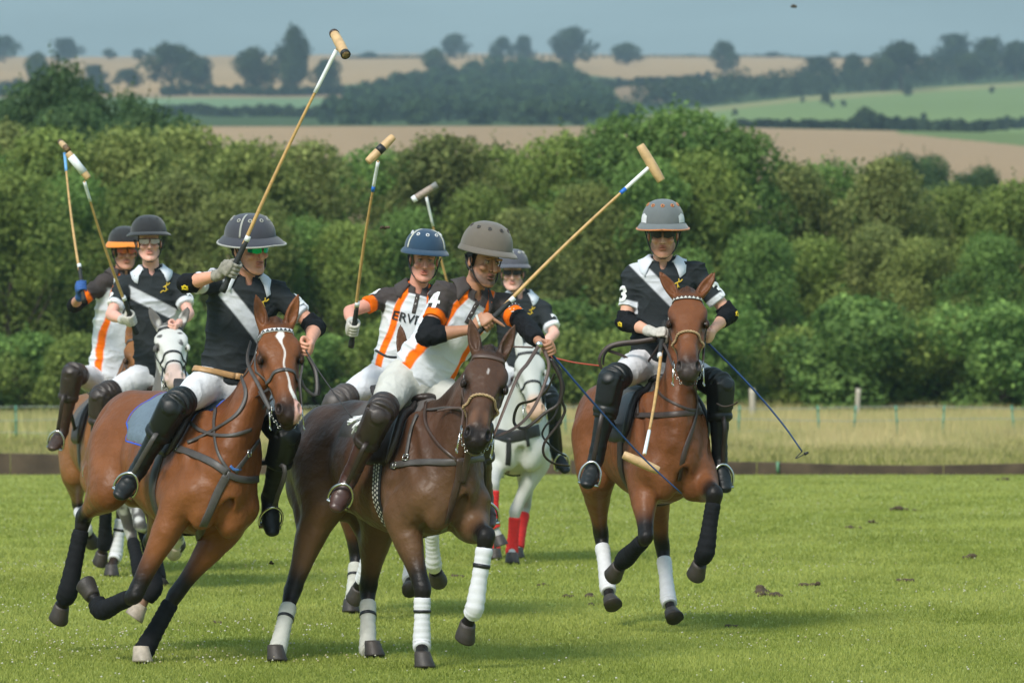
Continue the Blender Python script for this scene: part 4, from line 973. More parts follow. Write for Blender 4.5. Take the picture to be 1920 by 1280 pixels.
# ------------------------------------------------------------------ riders
def fist(sk, W, C, A, back, r=.014, k=.007, col=None, open_=0.0, thumb=1.0, s=1.0):
    """hand closed round a bar through C along A (thumb end +A); wrist at W, back of the hand towards `back`"""
    A = unit(A); e1 = unit((W - C) - np.dot(W - C, A) * A); b = unit(back - np.dot(back, A) * A - np.dot(back, e1) * e1)
    far = -e1
    def ang(th, rad, o=0): return C + A * o + (rad * s) * (math.cos(R(th)) * far + math.sin(R(th)) * b)
    palm = [W, (W + ang(140, r + .024)) / 2 + b * .004, ang(125, r + .022), ang(72, r + .020)]
    sk.tube(palm, np.array([(.026, .021), (.032, .018), (.040, .016), (.041, .013)]) * s, .012, up=b, n=6, col=col)
    for i, (o, ln, rr) in enumerate(((.029, 1.0, .0092), (.0095, 1.05, .0096), (-.0105, 1.0, .0092), (-.029, .86, .0080))):
        th = [75, 40, 5, -35, -75, -115, -75 - 75 * ln] if i or not open_ else [75, 45, 20, 0]
        th = [75, 38, 0, -40, -80, -118 * ln]
        if open_ and i == 0: pts = [ang(75, r + .016, o), ang(35, r + .022, o + .006), ang(5, r + .040, o + .014), ang(-8, r + .066, o + .022)]
        else: pts = [ang(t, r + .0105 + (.004 if q == 1 else 0) + (.002 if q == 3 else 0), o * s) for q, t in enumerate(th)]
        sk.tube(pts, np.linspace(rr * 1.05, rr * .85, len(pts)) * s, .004, n=len(pts) * 2, col=col)
    t0 = ang(165, r + .018, .022); sk.tube([t0, ang(190, r + .016, .040), ang(-130, r + .013, .050), ang(-95, r + .012, .046), ang(-60, r + .013, .040)], np.array([.013, .012, .0105, .0098, .0085]) * s, .008, n=8, col=col)
def wrinkle(V, N, fr, amp, sx=5, sy=16, sz=6, seed=0.0):
    L = fr.loc(V) * A3(sx, sy, sz) + seed
    a = 1 - np.abs(vnoise(L, 1.0)); b = 1 - np.abs(vnoise(L + 7.3, 2.1))
    return V + N * ((a ** 3 - .45) * amp + (b ** 3 - .45) * amp * .45)[:, None]
def text_decal(s, c, n, up, size, bvh, mat, parent, name="number", off=.006, far=.12, bold=0.0, sx=1.0):
    n = unit(n); up = unit(up - np.dot(up, n) * n); rt = np.cross(up, n)
    cu = bpy.data.curves.new("txt", 'FONT'); cu.body = s; cu.align_x = 'CENTER'; cu.align_y = 'CENTER'; cu.size = size; cu.offset = bold; cu.resolution_u = 3
    o = bpy.data.objects.new("txt", cu); COL.objects.link(o); dg = bpy.context.evaluated_depsgraph_get(); me = bpy.data.meshes.new_from_object(o.evaluated_get(dg))
    bpy.data.objects.remove(o); bpy.data.curves.remove(cu)
    import bmesh
    bm = bmesh.new(); bm.from_mesh(me); bmesh.ops.triangulate(bm, faces=bm.faces); bmesh.ops.subdivide_edges(bm, edges=bm.edges, cuts=2, use_grid_fill=True); bmesh.ops.triangulate(bm, faces=bm.faces)
    good = True
    for v in bm.verts:
        q = c + rt * v.co.x * sx + up * v.co.y
        h_, nn = cast(bvh, q + n * far, -n, off, far * 2)
        v.co = Vector(h_ if h_ is not None else q)
    bm.to_mesh(me); bm.free(); me.materials.clear(); me.materials.append(mat)
    return link(name, me, parent)
def line_decal(mb, paths, c, n, up, bvh, w=.006, off=.003, far=.12):
    n = unit(n); up = unit(up - np.dot(up, n) * n); rt = np.cross(up, n)
    for path in paths:
        pts, nor = [], []
        for x, y in catmull(np.array(path, float), max(4, len(path) * 4)) if len(path) > 2 else np.array(path, float):
            h_, nn = cast(bvh, c + rt * x + up * y + n * far, -n, off, far * 2)
            if h_ is not None: pts.append(h_); nor.append(nn)
        if len(pts) > 1: mb.ribbon(pts, nor, w, .0015)
def helmet(parent, H, st):
    """H: frame forward, left, up at the head centre"""
    hm = MB(); c0 = .068; n = 40; th = np.arange(n) * 2 * math.pi / n; base = []
    wl, ln, hh = st.get('w', .122) * .97, st.get('l', .140) * .96, st.get('h', .150) * .84
    def ringp(r, z, fl=0.0): return np.array([H(.004 + np.cos(a) * ln * r, np.sin(a) * wl * r, c0 + z) for a in th])
    prof = [(1.0, -.012)] + [(math.cos(R(a)) ** .78, hh * math.sin(R(a))) for a in (3, 12, 22, 32, 42, 52, 62, 71, 79, 86)]
    G = [ringp(r, z) for r, z in prof]
    shell_c = st['col']
    mb = MB(); mb.grid(G, cv=True, caps=True); hel = mb.build("helmet", shell_c, parent)
    # brim all round, longer at the front
    br = MB(); rows = []
    fb, sb, bb, drop = st.get('fb', .055), st.get('sb', .022), st.get('bb', .022), st.get('drop', .030) * .62
    for q, dz in ((0, .004), (.35, .001), (.7, -.003), (1, -.008), (1.0, -.013), (.6, -.010), (0, -.008)):
        row = []
        for a in th:
            fr = max(0, math.cos(a)) ** 1.3; bk = max(0, -math.cos(a)) ** 1.3; ex = fb * fr + bb * bk + sb * (1 - fr - bk) if fr + bk < 1 else fb * fr + bb * bk
            dr = drop * (.55 + .45 * abs(math.sin(a)) + .15 * fr)
            row.append(H(.004 + np.cos(a) * (ln + ex * q), np.sin(a) * (wl + ex * q), c0 - .002 + dz - dr * q * (.6 + .4 * q)))
        rows.append(row)
    br.grid(rows, cv=True); br.build("brim", st.get('brim', shell_c), hel)
    if 'edge' in st:
        e = MB(); e.pipe(np.vstack([rows[3], rows[3][:1]]) , .0055, n=6); e.build("brim_edge", st['edge'], hel)
    # inner lining so no sky shows through
    v = MB()
    def dome(a, el, off=0.0):
        r = math.cos(R(el)) ** .78; return H(.004 + math.cos(R(a)) * (ln * r + off), math.sin(R(a)) * (wl * r + off), c0 + hh * math.sin(R(el)) + off * math.sin(R(el)))
    for a in st.get('vents', (-75, -38, 0, 38, 75, 115, -115, 160, -160)):
        v = MB(); c = dome(a, 50, .001); nn = unit(dome(a, 50, .02) - dome(a, 50)); torus(v, c, nn, .0085, .0038, 12)
        if 'ventm' in st: v.build("vent", st['ventm'], hel)
    d = MB()
    for a in st.get('vents', (-75, -38, 0, 38, 75, 115, -115, 160, -160)):
        d = MB(); c = dome(a, 50, .0015); nn = unit(dome(a, 50, .02) - dome(a, 50)); u = unit(np.cross(nn, H.M[2])); w = np.cross(nn, u)
        d.grid([[c + (u * math.cos(b) + w * math.sin(b)) * r + nn * .001 for b in np.arange(10) * .628] for r in (.0075, .001)], cv=True)
        d.build("vent_hole", m_btape, hel)
    if 'stripe' in st:
        s_ = MB()
        for a in st.get('stripe_a', (-62, 62)):
            pts = [dome(a, el, .001) for el in range(2, 84, 6)]; nor = [unit(dome(a, el, .02) - dome(a, el)) for el in range(2, 84, 6)]; s_.ribbon(pts, nor, .012, .0015)
        s_.build("helmet_stripe", st['stripe'], hel)
    if 'panel' in st:
        for sg in (1, -1):
            s_ = MB(); G = [[dome(sg * (48 + 30 * q), 2 + 24 * p_ * (1 - .6 * abs(q - .5)), .002) for q in np.linspace(0, 1, 8)] for p_ in np.linspace(0, 1, 6)]; s_.grid(G); s_.build("side_panel", st['panel'], hel)
    cs = MB(); ch = H(.080, 0, -.124)
    for sg in (1, -1):
        cs.pipe([H(.012, sg * .098, .02), H(.022, sg * .084, -.03), H(.045, sg * .064, -.085), H(.072, sg * .02, -.122), ch], .0042, n=6, seg=16)
        cs.pipe([H(-.05, sg * .085, .02), H(-.01, sg * .084, -.035), H(.028, sg * .078, -.055)], .004, n=6, seg=8)
        if st.get('harness', 1): G = [[H(x, sg * (.080 + .003 * math.sin(z * 40)), z) for x in (-.045, -.02, .01)] for z in (.03, 0, -.03)]; cs.grid(G)
    cs.build("chin_strap", m_btape, hel)
    return hel
def build_rider(sp, HI):
    Hs = sp.get('hm', 1.0); B = HI['B']; team = sp['team']
    Pv = B(*sp['seat'])
    Nb = reach(Pv, *sp['neck'][:2], .50, sp['neck'][2]); up = unit(Nb - Pv)
    sp['sr'] = (sp['sr'][0] + 5, sp['sr'][1] + 10, sp['sr'][2]); sp['sl'] = (sp['sl'][0] - 5, sp['sl'][1] + 10, sp['sl'][2])
    sr = reach(Nb, *sp['sr'][:2], .185, sp['sr'][2]); sl = reach(Nb, *sp['sl'][:2], .185, sp['sl'][2])
    lat = unit(sl - sr); fwd = unit(np.cross(lat, up)); lat = np.cross(up, fwd)
    T = Fr(Pv, np.stack([fwd, lat, up])); TL = np.linalg.norm(Nb - Pv)
    hc = P(sp['head'][0], sp['head'][1], Nb[1] + sp['head'][2])
    d = hc - Nb; hc = Nb + unit(d) * min(max(np.linalg.norm(d), .17), .22)
    hf = unit(A3(*sp['look'])); hu = unit(A3(*sp.get('crown', (0, 0, 1)))); hu = unit(hu - np.dot(hu, hf) * hf); H = Fr(hc, np.stack([hf, np.cross(hu, hf), hu]) * 1.07)
    skin = np.array(sp.get('skin', (.58, .30, .21))) * 1.2
    arms = {}
    for sd, sh in (('r', sr), ('l', sl)):
        e_, w_, h_ = sp['arm_' + sd][:3]
        e = reach(sh, *e_[:2], .285, e_[2]); w = reach(e, *w_[:2], .245, w_[2]); hd = reach(w, *h_[:2], .085, h_[2]); arms[sd] = (sh, e, w, hd)
    legs = {}
    for sd, sg in (('r', -1), ('l', 1)):
        if 'leg_' + sd not in sp: continue
        k_, a_, t_ = sp['leg_' + sd]; hp = Pv + B.M[1] / HI['S'] * sg * .10 - up * .02
        k = reach(hp, *k_[:2], .42, k_[2]); a = reach(k, *a_[:2], .41, a_[2]); t = reach(a, *t_[:2], .17, t_[2]); legs[sd] = (hp, k, a, t)
    print("RIDER", sp['name'], 'pelvis px', np.round(pixel(Pv)), 'Nb', np.round(Nb, 2), {k: np.round([q[1] for q in v], 2) for k, v in {**arms, **legs}.items()})
    # ---------------- body (one skin)
    sk = Skin(); I3 = T.M
    sk.tube([Pv - up * .02, Pv + up * .2, Pv + up * .36, Nb - up * .06], [(.13, .08), (.12, .08), (.14, .09), (.09, .06)], .03, fwd, n=6)
    sk.tube([Nb - up * .07, Nb + (hc - Nb) * .45, H(-.015, 0, -.07)], [(.060, .058), (.057, .058), (.060, .062)], .02, fwd, n=6)
    for sg, a in ((-1, 'r'), (1, 'l')):
        sh, e, w, hd = arms[a]
        sk.tube([Nb - up * .05, sh - up * .01], [.05, .05], .03)
        sk.tube([sh, sh + (e - sh) * .45, e], [.047, .045, .037], .02, n=4)
        fv = unit(np.cross(e - sh, w - e)) if np.linalg.norm(np.cross(e - sh, w - e)) > 1e-3 else fwd
        sk.tube([e, e + (w - e) * .3, e + (w - e) * .7, w], [(.038, .038), (.043, .040), (.032, .030), (.027, .022)], .015, fv, n=6)
    def E(c, r, k=.01, col=None, sub=False): return sk.ell(H(*c), r, H.M, k, col, sub)
    lipc = skin * A3(.90, .58, .58)
    E((-.012, 0, .035), (.096, .077, .092)); E((.03, 0, -.03), (.062, .062, .075), .02)
    E((.045, 0, -.075), (.045, .050, .042), .02); sk.tube([H(.0, -.052, -.055), H(.045, -.038, -.095), H(.075, 0, -.108), H(.045, .038, -.095), H(.0, .052, -.055)], [.018, .018, .019, .018, .018], .02, n=10)
    sk.tube([H(.088, 0, .012), H(.103, 0, -.015), H(.112, 0, -.033)], [(.008, .008), (.009, .010), (.0125, .010)], .010, n=4)
    for sg in (1, -1):
        E((.094, sg * .013, -.036), (.010, .007, .007), .006)
        E((.092, sg * .033, .006), (.012, .019, .011), .010, sub=True); E((.074, sg * .032, .004), (.013, .014, .012), .004, col=(.30, .22, .18))
        E((.084, sg * .034, .022), (.012, .024, .007), .008); E((.068, sg * .045, -.028), (.022, .020, .018), .018)
        E((-.005, sg * .079, -.010), (.019, .008, .032), .008); E((.002, sg * .086, -.008), (.008, .005, .016), .004, sub=True)
    mo = sp.get('mouth', .004)
    E((.092, 0, -.060), (.011, .029, .005), .005, col=lipc); E((.089, 0, -.068 - mo * 1.3), (.011, .025, .006), .005, col=lipc)
    E((.104, 0, -.0635 - mo * .6), (.012, .017, .0015 + mo), .002, sub=True)
    gl = {}
    for a in ('r', 'l'):
        sh, e, w, hd = arms[a]; g = sp['arm_' + a][3]; ax = A3(*g['axis']) if 'aim' not in g else unit(reach(hd, *g['aim']) - hd) * g.get('flip', 1); bk = A3(*g['back'])
        if g.get('glove'):
            G = Skin(); fist(G, w, hd, ax, bk, s=1.08, r=g.get('r', .014)); G.tube([w, w + (e - w) * .16], [(.033, .028), (.034, .030)], .01, up=bk, n=2)
            sk.ell(hd + (w - hd) * .3, (.02, .02, .02)); gl[a] = (G, g)
        else: fist(sk, w, hd, ax, bk, r=g.get('r', .013), open_=g.get('open', 0))
    hands = [arms[a][3] for a in ('r', 'l') if a not in gl]
    def inhd(X, r0=.150):
        r = np.linalg.norm(X - H(0, 0, -.01), axis=1) < r0
        return r
    def inhand(X, ex=0.0):
        r = np.zeros(len(X), bool)
        for a in ('r', 'l'):
            if a not in gl:
                sh, e, w, hd = arms[a]; r |= (np.linalg.norm(X - hd, axis=1) < .085 + ex)
        return r
    V1, F1 = sk.patch(*sk.bounds(), .009 * Hs); V1, F1 = cut(V1, F1, lambda X: ~inhd(X, .142) & ~inhand(X, -.006)); V1 = relax(V1, F1, 1)
    parts = [(V1, F1)]
    V2, F2 = sk.patch(hc - .16, hc + .16, .0035 * Hs); parts.append(cut(V2, F2, lambda X: inhd(X, .150)))
    for hd in hands: V3, F3 = sk.patch(hd - .10, hd + .10, .0038 * Hs); parts.append(cut(V3, F3, lambda X: (np.linalg.norm(X - hd, axis=1) < .085)))
    V, Fq = merge(parts); C = sk.color(V, skin, .004)
    L = H.loc(V); ih = inhd(V, .16)
    def blob(c, r, col, a):
        nonlocal C
        dd = np.sqrt(((L - A3(*c)) ** 2 / A3(*r) ** 2).sum(1)); w = (ih * sstep(1.15, .55, dd) * a)[:, None]; C = C * (1 - w) + np.asarray(col) * w
    red = skin * A3(1.05, .62, .58)
    for sg in (1, -1):
        blob((.075, sg * .04, -.03), (.03, .025, .02), red, .45); blob((0, sg * .08, -.01), (.02, .02, .035), red, .5)
        blob((.086, sg * .035, .026), (.012, .022, .005), sp.get('hair', (.10, .05, .02)), .8)
        blob((.088, sg * .032, .005), (.02, .014, .006), (.45, .40, .38), .8); blob((.09, sg * .032, .005), (.03, .006, .006), (.02, .015, .012), .95)
        blob((.088, sg * .032, .0125), (.02, .017, .003), (.06, .03, .02), .8); blob((.103, sg * .009, -.043), (.006, .004, .003), (.05, .02, .015), .8)
    blob((.112, 0, -.03), (.02, .018, .02), red, .35)
    blob((.10, 0, -.0635 - mo * .6), (.02, .022, .0020 + mo), (.08, .025, .02), .85)
    if mo > .005: blob((.095, 0, -.0605), (.012, .012, .0025), (.6, .55, .48), .8)
    if 'beard' in sp:
        w = ih * sstep(-.045, -.085, L[:, 2] + .012 * vnoise(L, 60)) * sstep(-.03, .02, L[:, 0]) * sstep(-.135, -.118, L[:, 2]); w = (w * sp.get('beard_a', .6))[:, None]; C = C * (1 - w) + np.array(sp['beard']) * w
        blob((.10, 0, -.048), (.02, .028, .006), sp['beard'], sp.get('beard_a', .6))
        blob((.094, 0, -.0640), (.014, .02, .007), lipc, .7)
    wv = (vnoise(V, 55) * .05 + vnoise(V, 160) * .05)[:, None]; C = C * (1 + wv)
    body = link("person", mesh_np("person", V, Fq, m_skin, col=np.clip(C, 0, 1))); tag(body, sp['label'], "person", "polo players riding in the match")
    bvh_b = bvh_of(V, Fq)
    # hair
    hs = Skin(); hs.ell(H(-.018, 0, .030), (.096, .0815, .090), H.M); hs.ell(H(-.05, 0, -.02), (.055, .072, .065), H.M, .02); hs.ell(H(.06, 0, -.03), (.075, .10, .10), H.M, .01, sub=True)
    if sp.get('longhair'): hs.tube([H(-.07, 0, -.02), H(-.06, .06, -.10), H(-.03, .085, -.15)], [.04, .03, .012], .02, n=5)
    hv, hF = hs.patch(*hs.bounds(.01), .007 * Hs); hv = relax(hv, hF, 1); link("hair", mesh_np("hair", hv, hF, M("hair %g" % sp.get('hair', (.1, .05, .02))[0], sp.get('hair', (.1, .05, .02)), rough=.7, bump=.6, bs=260)), body)
    helmet(body, H, sp['helmet'])
    if 'glasses' in sp:
        g = MB(); lens = []
        for sg in (1, -1):
            G = [[H(.114 - (abs(y) / .062) ** 2 * .034, sg * y, z) for y in np.linspace(.006, .066, 9)] for z in (.022 - 0, .006, -.012 + 0)]
            G = np.array(G); 
            for j in range(9): G[2, j] += H.M[2] * (.010 * abs(j - 3) / 5); 
            g.grid(G)
        lens = g.build("glasses", sp['glasses'], body)
        f_ = MB()
        f_.pipe([H(.115 - (abs(y) / .062) ** 2 * .034, y, .023) for y in np.linspace(-.068, .068, 17)], .0026, n=5)
        for sg in (1, -1): f_.pipe([H(.078, sg * .068, .02), H(.03, sg * .080, .012), H(-.01, sg * .082, .012)], .0026, n=5, seg=6)
        f_.build("glasses_frame", m_btape, lens)
    # ---------------- jersey
    J = Skin(); sf = sp.get('sleeve', .74)
    q_ = TL / .5; dT = TL - .5
    J.tube([Pv + up * .0, Pv + up * .07 * q_, Pv + up * .17 * q_, Pv + up * (.30 + dT), Pv + up * (.40 + dT), Pv + up * (TL - .035)],
           np.array([(.158, .125), (.172, .135), (.168, .130), (.186, .134), (.180, .118), (.088, .078)]) * sp.get('girth', 1.0), .035, fwd, n=12)
    for sg, a in ((-1, 'r'), (1, 'l')):
        sh, e, w, hd = arms[a]; dn = unit(e - sh)
        J.tube([Nb - up * .022 - fwd * .012, (Nb - up * .05) * .5 + sh * .5, sh], [.052, .058, .060], .05, n=4)
        J.ell(sh, (.066, .062, .062), I3, .035)
        J.tube([sh, sh + (e - sh) * .4, sh + (e - sh) * sf], [(.060, .060), (.060, .060), (.062, .060)], .022, fwd, n=5, cap=.12)
        J.ell(Pv + up * (.36 + dT) + lat * sg * .10 + fwd * .04, (.05, .075, .06), T.M[[0, 1, 2]], .04)
    J.tube([Nb - up * .05, Nb - up * .005], [(.072, .070), (.068, .066)], .02, fwd, n=2)
    J.tube([Nb + up * .01 + fwd * .03, Nb - up * .030 + fwd * .080], [.034, .020], .006, sub=True)
    jh = .0058 * Hs; JV, JF = J.patch(*J.bounds(.015), jh); JV = relax(JV, JF, 1); JN = vnormals(JV, JF)
    JV = wrinkle(JV, JN, T, sp.get('fold', .015), 6, 5, 11, seed=len(sp['name']))
    Lq = T.loc(JV); f_, s_, u_ = Lq.T; u_ = u_ - dT
    blk = A3(.027, .032, .035); wh = A3(.68, .70, .74); org = A3(.92, .165, .008); cha = A3(.062, .052, .050)
    t_arm = {}
    for a in ('r', 'l'):
        sh, e, w, hd = arms[a]; v = e - sh; t = ((JV - sh) @ v) / (v @ v); dd = np.linalg.norm(JV - sh - np.clip(t, 0, 1)[:, None] * v, axis=1); t_arm[a] = (t, dd)
    soft = .004
    if team == 'black':
        C = np.tile(blk, (len(JV), 1)); SL = sp.get('sslope', .72); SW = sp.get('swide', .039); ln = (u_ - (sp.get('sash', .29) - SL * s_)) / math.sqrt(1 + SL ** 2)
        w = sstep(SW + soft, SW - soft, np.abs(ln)); 
        for a in ('r', 'l'): t, dd = t_arm[a]; w = w * (1 - sstep(.08, .13, t) * sstep(.084, .076, dd))
        C = C * (1 - w[:, None]) + wh * .82 * w[:, None]; cuff, cw = wh, .11
    else:
        C = np.tile(wh * 1.02, (len(JV), 1)); x = np.abs(s_); st0 = .085 + .030 * sstep(.25, .0, u_) - .035 * sstep(.34, .5, u_)
        w = sstep(st0 - soft, st0 + soft, x) * sstep(st0 + .040 + soft, st0 + .040 - soft, x) * (f_ > -.03); C = C * (1 - w[:, None]) + org * w[:, None]
        w = sstep(st0 + .040 - soft, st0 + .040 + soft, x) * sstep(.35, .39, u_ + .0); C = C * (1 - w[:, None]) + cha * w[:, None]
        for a in ('r', 'l'): t, dd = t_arm[a]; w = sstep(.04, .12, t) * sstep(.080, .074, dd); C = C * (1 - w[:, None]) + cha * w[:, None]
        w = sstep(.455, .462, u_) * (x < .062); C = C * (1 - w[:, None]) + cha * w[:, None]; cuff, cw = org, .15
    for a in ('r', 'l'):
        t, dd = t_arm[a]; w = sstep(sf - cw + .0 - .015, sf - cw + .015, t) * sstep(.073, .069, dd) * (t < sf + .12); C = C * (1 - w[:, None]) + cuff * w[:, None]
    shirt = link("jersey", mesh_np("jersey", JV, JF, m_cloth, col=np.clip(C, 0, 1)), body); jb = bvh_of(JV, JF)
    # collar: two turned-down leaves round the neck, open at the throat
    cm = MB()
    for sg in (1, -1):
        G = []
        for q in np.linspace(0, 1, 14):
            a = R(180 - 138 * q) ; ca, sa = math.cos(a), math.sin(a) * sg
            tip = sstep(.6, 1, q); row = []
            for r, z in ((.066, .034), (.070, .052), (.080, .052), (.102 + .010 * tip, .026 - .006 * tip), (.128 + .014 * tip, -.002 - .030 * tip)):
                z2 = z - .050 * sstep(-.2, 1, ca) ; row.append(Nb + fwd * (ca * r * (1.0 + .12 * tip) - .008) + lat * sa * r * 1.08 + up * (z2 - .010))
            G.append(row)
        cm.grid(G)
    Vc = cm.V
    for G_ in Vc:
        for i in range(len(G_)):
            lc, nr, ix, ds_ = jb.find_nearest(Vector(G_[i]))
            if lc is not None:
                lc = np.array(lc); nr = np.array(nr); nr = nr if np.dot(nr, lc - (Nb - up * .06)) > 0 else -nr
                if np.dot(G_[i] - lc, nr) < .008 and ds_ < .08: G_[i] = lc + nr * .009
    colr = cm.build("collar", M("white collar", (.66, .70, .76), rough=.9, bump=.2, bs=500) if team == 'black' else M("charcoal collar", (.058, .048, .046), rough=.9, bump=.2, bs=500), body)
    so = colr.modifiers.new("s", 'SOLIDIFY'); so.thickness = .004
    m_num = M("number white", (.76, .77, .76), rough=.8)
    for txt, a, t, size, bdir in sp.get('numbers', []):
        sh, e, w, hd = arms[a]; c = sh + (e - sh) * t; n = A3(*bdir); text_decal(txt, c, n, sh - e, size, jb, m_num, shirt, bold=size * .035)
    if 'chest' in sp:
        s0, u0, size = sp['chest'][1:]; text_decal(sp['chest'][0], T(.1, s0, u0 + dT), fwd, up, size, jb, m_btape, shirt, "lettering", bold=.0012)
    if team == 'black':
        z = MB(); line_decal(z, [[(-.035, -.035), (-.018, -.022), (0, -.026), (.010, -.012), (.004, .006), (.014, .018), (.012, .034)], [(.006, .012), (.022, .016), (.034, .030)], [(-.012, .0), (0, .008), (.008, .010)], [(.004, -.008), (.020, -.018)]], T(.1, .085, .375 + dT), fwd, up, jb, .0075)
        if z.n: z.build("crest", m_gold, shirt)
    if sp.get('monogram'):
        a = 'l'; sh, e, w, hd = arms[a]; z = MB()
        line_decal(z, [[(-.02, -.035), (-.02, .035)], [(.0, -.035), (.0, .035)], [(.02, -.035), (.02, .035)], [(-.035, -.015), (.035, -.015)], [(-.035, .004), (.035, .004)], [(-.035, .022), (.035, .022)], [(-.035, -.03), (-.01, .0)]], sh + (e - sh) * .38, A3(*sp['monogram']), sh - e, jb, .005)
        if z.n: z.build("crest", m_num, shirt)
    if team != 'black':
        z = MB(); line_decal(z, [[(0, .09), (0, .05), (0, .0), (0, -.045)]], T(.1, 0, .385 + dT), fwd, up, jb, .026, .002, .3)
        if z.n: z.build("placket", M("charcoal collar"), shirt)
        for uu in (.44, .40, .365):
            z = MB()
            h_, n_ = cast(jb, T(.4, 0, uu + dT), -fwd, .002, .5)
            if h_ is not None: torus(z, h_, fwd, .0045, .0018, 8)
            if z.n: z.build("button", m_num, shirt)
    # ---------------- breeches
    Q = Skin(); Q.tube([Pv + up * .05, Pv - up * .02, Pv - up * .07], [(.150, .115), (.165, .128), (.13, .11)], .04, fwd, n=4)
    for a, (hp, k, an, t) in legs.items():
        Q.tube([hp, hp + (k - hp) * .35, hp + (k - hp) * .75, k, k + (an - k) * .1], [(.098, .100), (.094, .098), (.072, .074), (.062, .062), (.058, .058)], .035, fwd, n=8)
    QV, QF = Q.patch(*Q.bounds(), .0075 * Hs); QV = relax(QV, QF, 1); QV = wrinkle(QV, vnormals(QV, QF), T, .0065, 9, 9, 8, 3.3)
    br = link("breeches", mesh_np("breeches", QV, QF, sp.get('breech', m_white)), body); qb = bvh_of(QV, QF)
    if sp.get('belt'):
        pp, nn = ring_on(qb, Pv + up * .045, up, fwd, 40, .006, .4); z = MB(); z.ribbon(pp + nn * .012, nn, .035, .004); z.build("belt", sp['belt'], body)
    # ---------------- boots, knee guards, stirrups
    bm_, km = sp.get('boot', m_black), sp.get('guard', m_black)
    for a, (hp, k, an, t) in legs.items():
        if (t is None): continue
        fd = unit(t - an); sh_ = unit(an - k); bk = unit(fd - np.dot(fd, sh_) * sh_)
        b = Skin(); b.tube([k + (an - k) * .12, k + (an - k) * .40, k + (an - k) * .8, an + sh_ * .02], [(.062, .064), (.062, .064), (.049, .053), (.046, .050)], .01, bk, n=8)
        heel = an + sh_ * .055 - fd * .045; ball = an + sh_ * .062 + fd * .11; toe = an + sh_ * .065 + fd * .185
        b.tube([heel, an + sh_ * .045 + fd * .02, ball, toe], [(.036, .036), (.041, .044), (.050, .033), (.036, .024)], .025, sh_, n=8)
        b.tube([heel + sh_ * .024, ball + sh_ * .018, toe + sh_ * .008], [(.034, .010), (.051, .009), (.036, .008)], .006, sh_, n=6)
        bV, bF = b.patch(*b.bounds(), .0055 * Hs); bV = relax(bV, bF, 1); FB = frame(an, sh_, bk); bV = wrinkle(bV, vnormals(bV, bF), FB, .004, 22, 5, 5, 1.7)
        link("boot", mesh_np("boot", bV, bF, bm_), body)
        kv = unit(hp - k); g = Skin(); frn = unit(np.cross(np.cross(k - hp, an - k), k - hp)) * -1
        frn = unit(-(unit(hp - k) + unit(an - k)) + fd * .3)
        g.tube([k + kv * .115, k + kv * .04, k + frn * .012, k + (an - k) * .22 + frn * .006, k + (an - k) * .50], [(.082, .080), (.084, .082), (.082, .080), (.078, .078), (.070, .070)], .012, frn, n=10, cap=.15)
        kc = k + frn * .072 + sh_ * .015
        g.tube([kc + kv * .07, kc - sh_ * .0, kc + sh_ * .15], [(.058, .016), (.066, .022), (.055, .014)], .012, frn, n=6)
        g.ell(kc + frn * .018 + sh_ * .01, (.014, .042, .042), frame(kc, frn, sh_).M, .006)
        for q, rr in ((.075, .0865), (-.185, .077)):
            cc = k + (kv * q if q > 0 else sh_ * -q) + frn * .006; dr = kv if q > 0 else sh_
            g.tube([cc - dr * .014, cc + dr * .014], [(rr, rr), (rr, rr)], .004, frn, n=1, cap=.06)
        gV, gF = g.patch(*g.bounds(), .006 * Hs); gV = relax(gV, gF, 1); link("knee_guard", mesh_np("knee_guard", gV, gF, km), body)
        # stirrup hangs from the saddle: child of the horse's saddle
        z = MB(); sc_ = ball - sh_ * .0; sdv = unit(np.cross(fd, sh_)); fl = sc_ + sh_ * .038
        arch = [fl + sdv * .058, fl + sdv * .062 - sh_ * .03, fl + sdv * .056 - sh_ * .075, fl + sdv * .030 - sh_ * .112, fl - sh_ * .125, fl - sdv * .030 - sh_ * .112, fl - sdv * .056 - sh_ * .075, fl - sdv * .062 - sh_ * .03, fl - sdv * .058]
        z.pipe(arch, .0080, n=8, seg=30); z.box(fl, [sdv * .062, fd * .019, sh_ * .004]); st = z.build("stirrup", m_metal, HI.get('seat', HI['body']))
        z = MB(); top = fl - sh_ * .125; an2 = k + (an - k) * .45; dst = B(-.24, (1 if a == 'l' else -1) * .25, .10); pl = catmull([top, top * .55 + an2 * .45 + fd * .07, k * .4 + an2 * .6 + fd * .10, dst], 14)
        nr = np.tile(unit(np.cross(pl[-1] - pl[0], A3(0, 1, 0)) * .2 + A3(0, -1, .1)), (15, 1)); z.ribbon(pl, nr, .026, .003); z.build("stirrup_leather", sp.get('sleather', m_dkbrown), HI.get('seat', HI['body']))
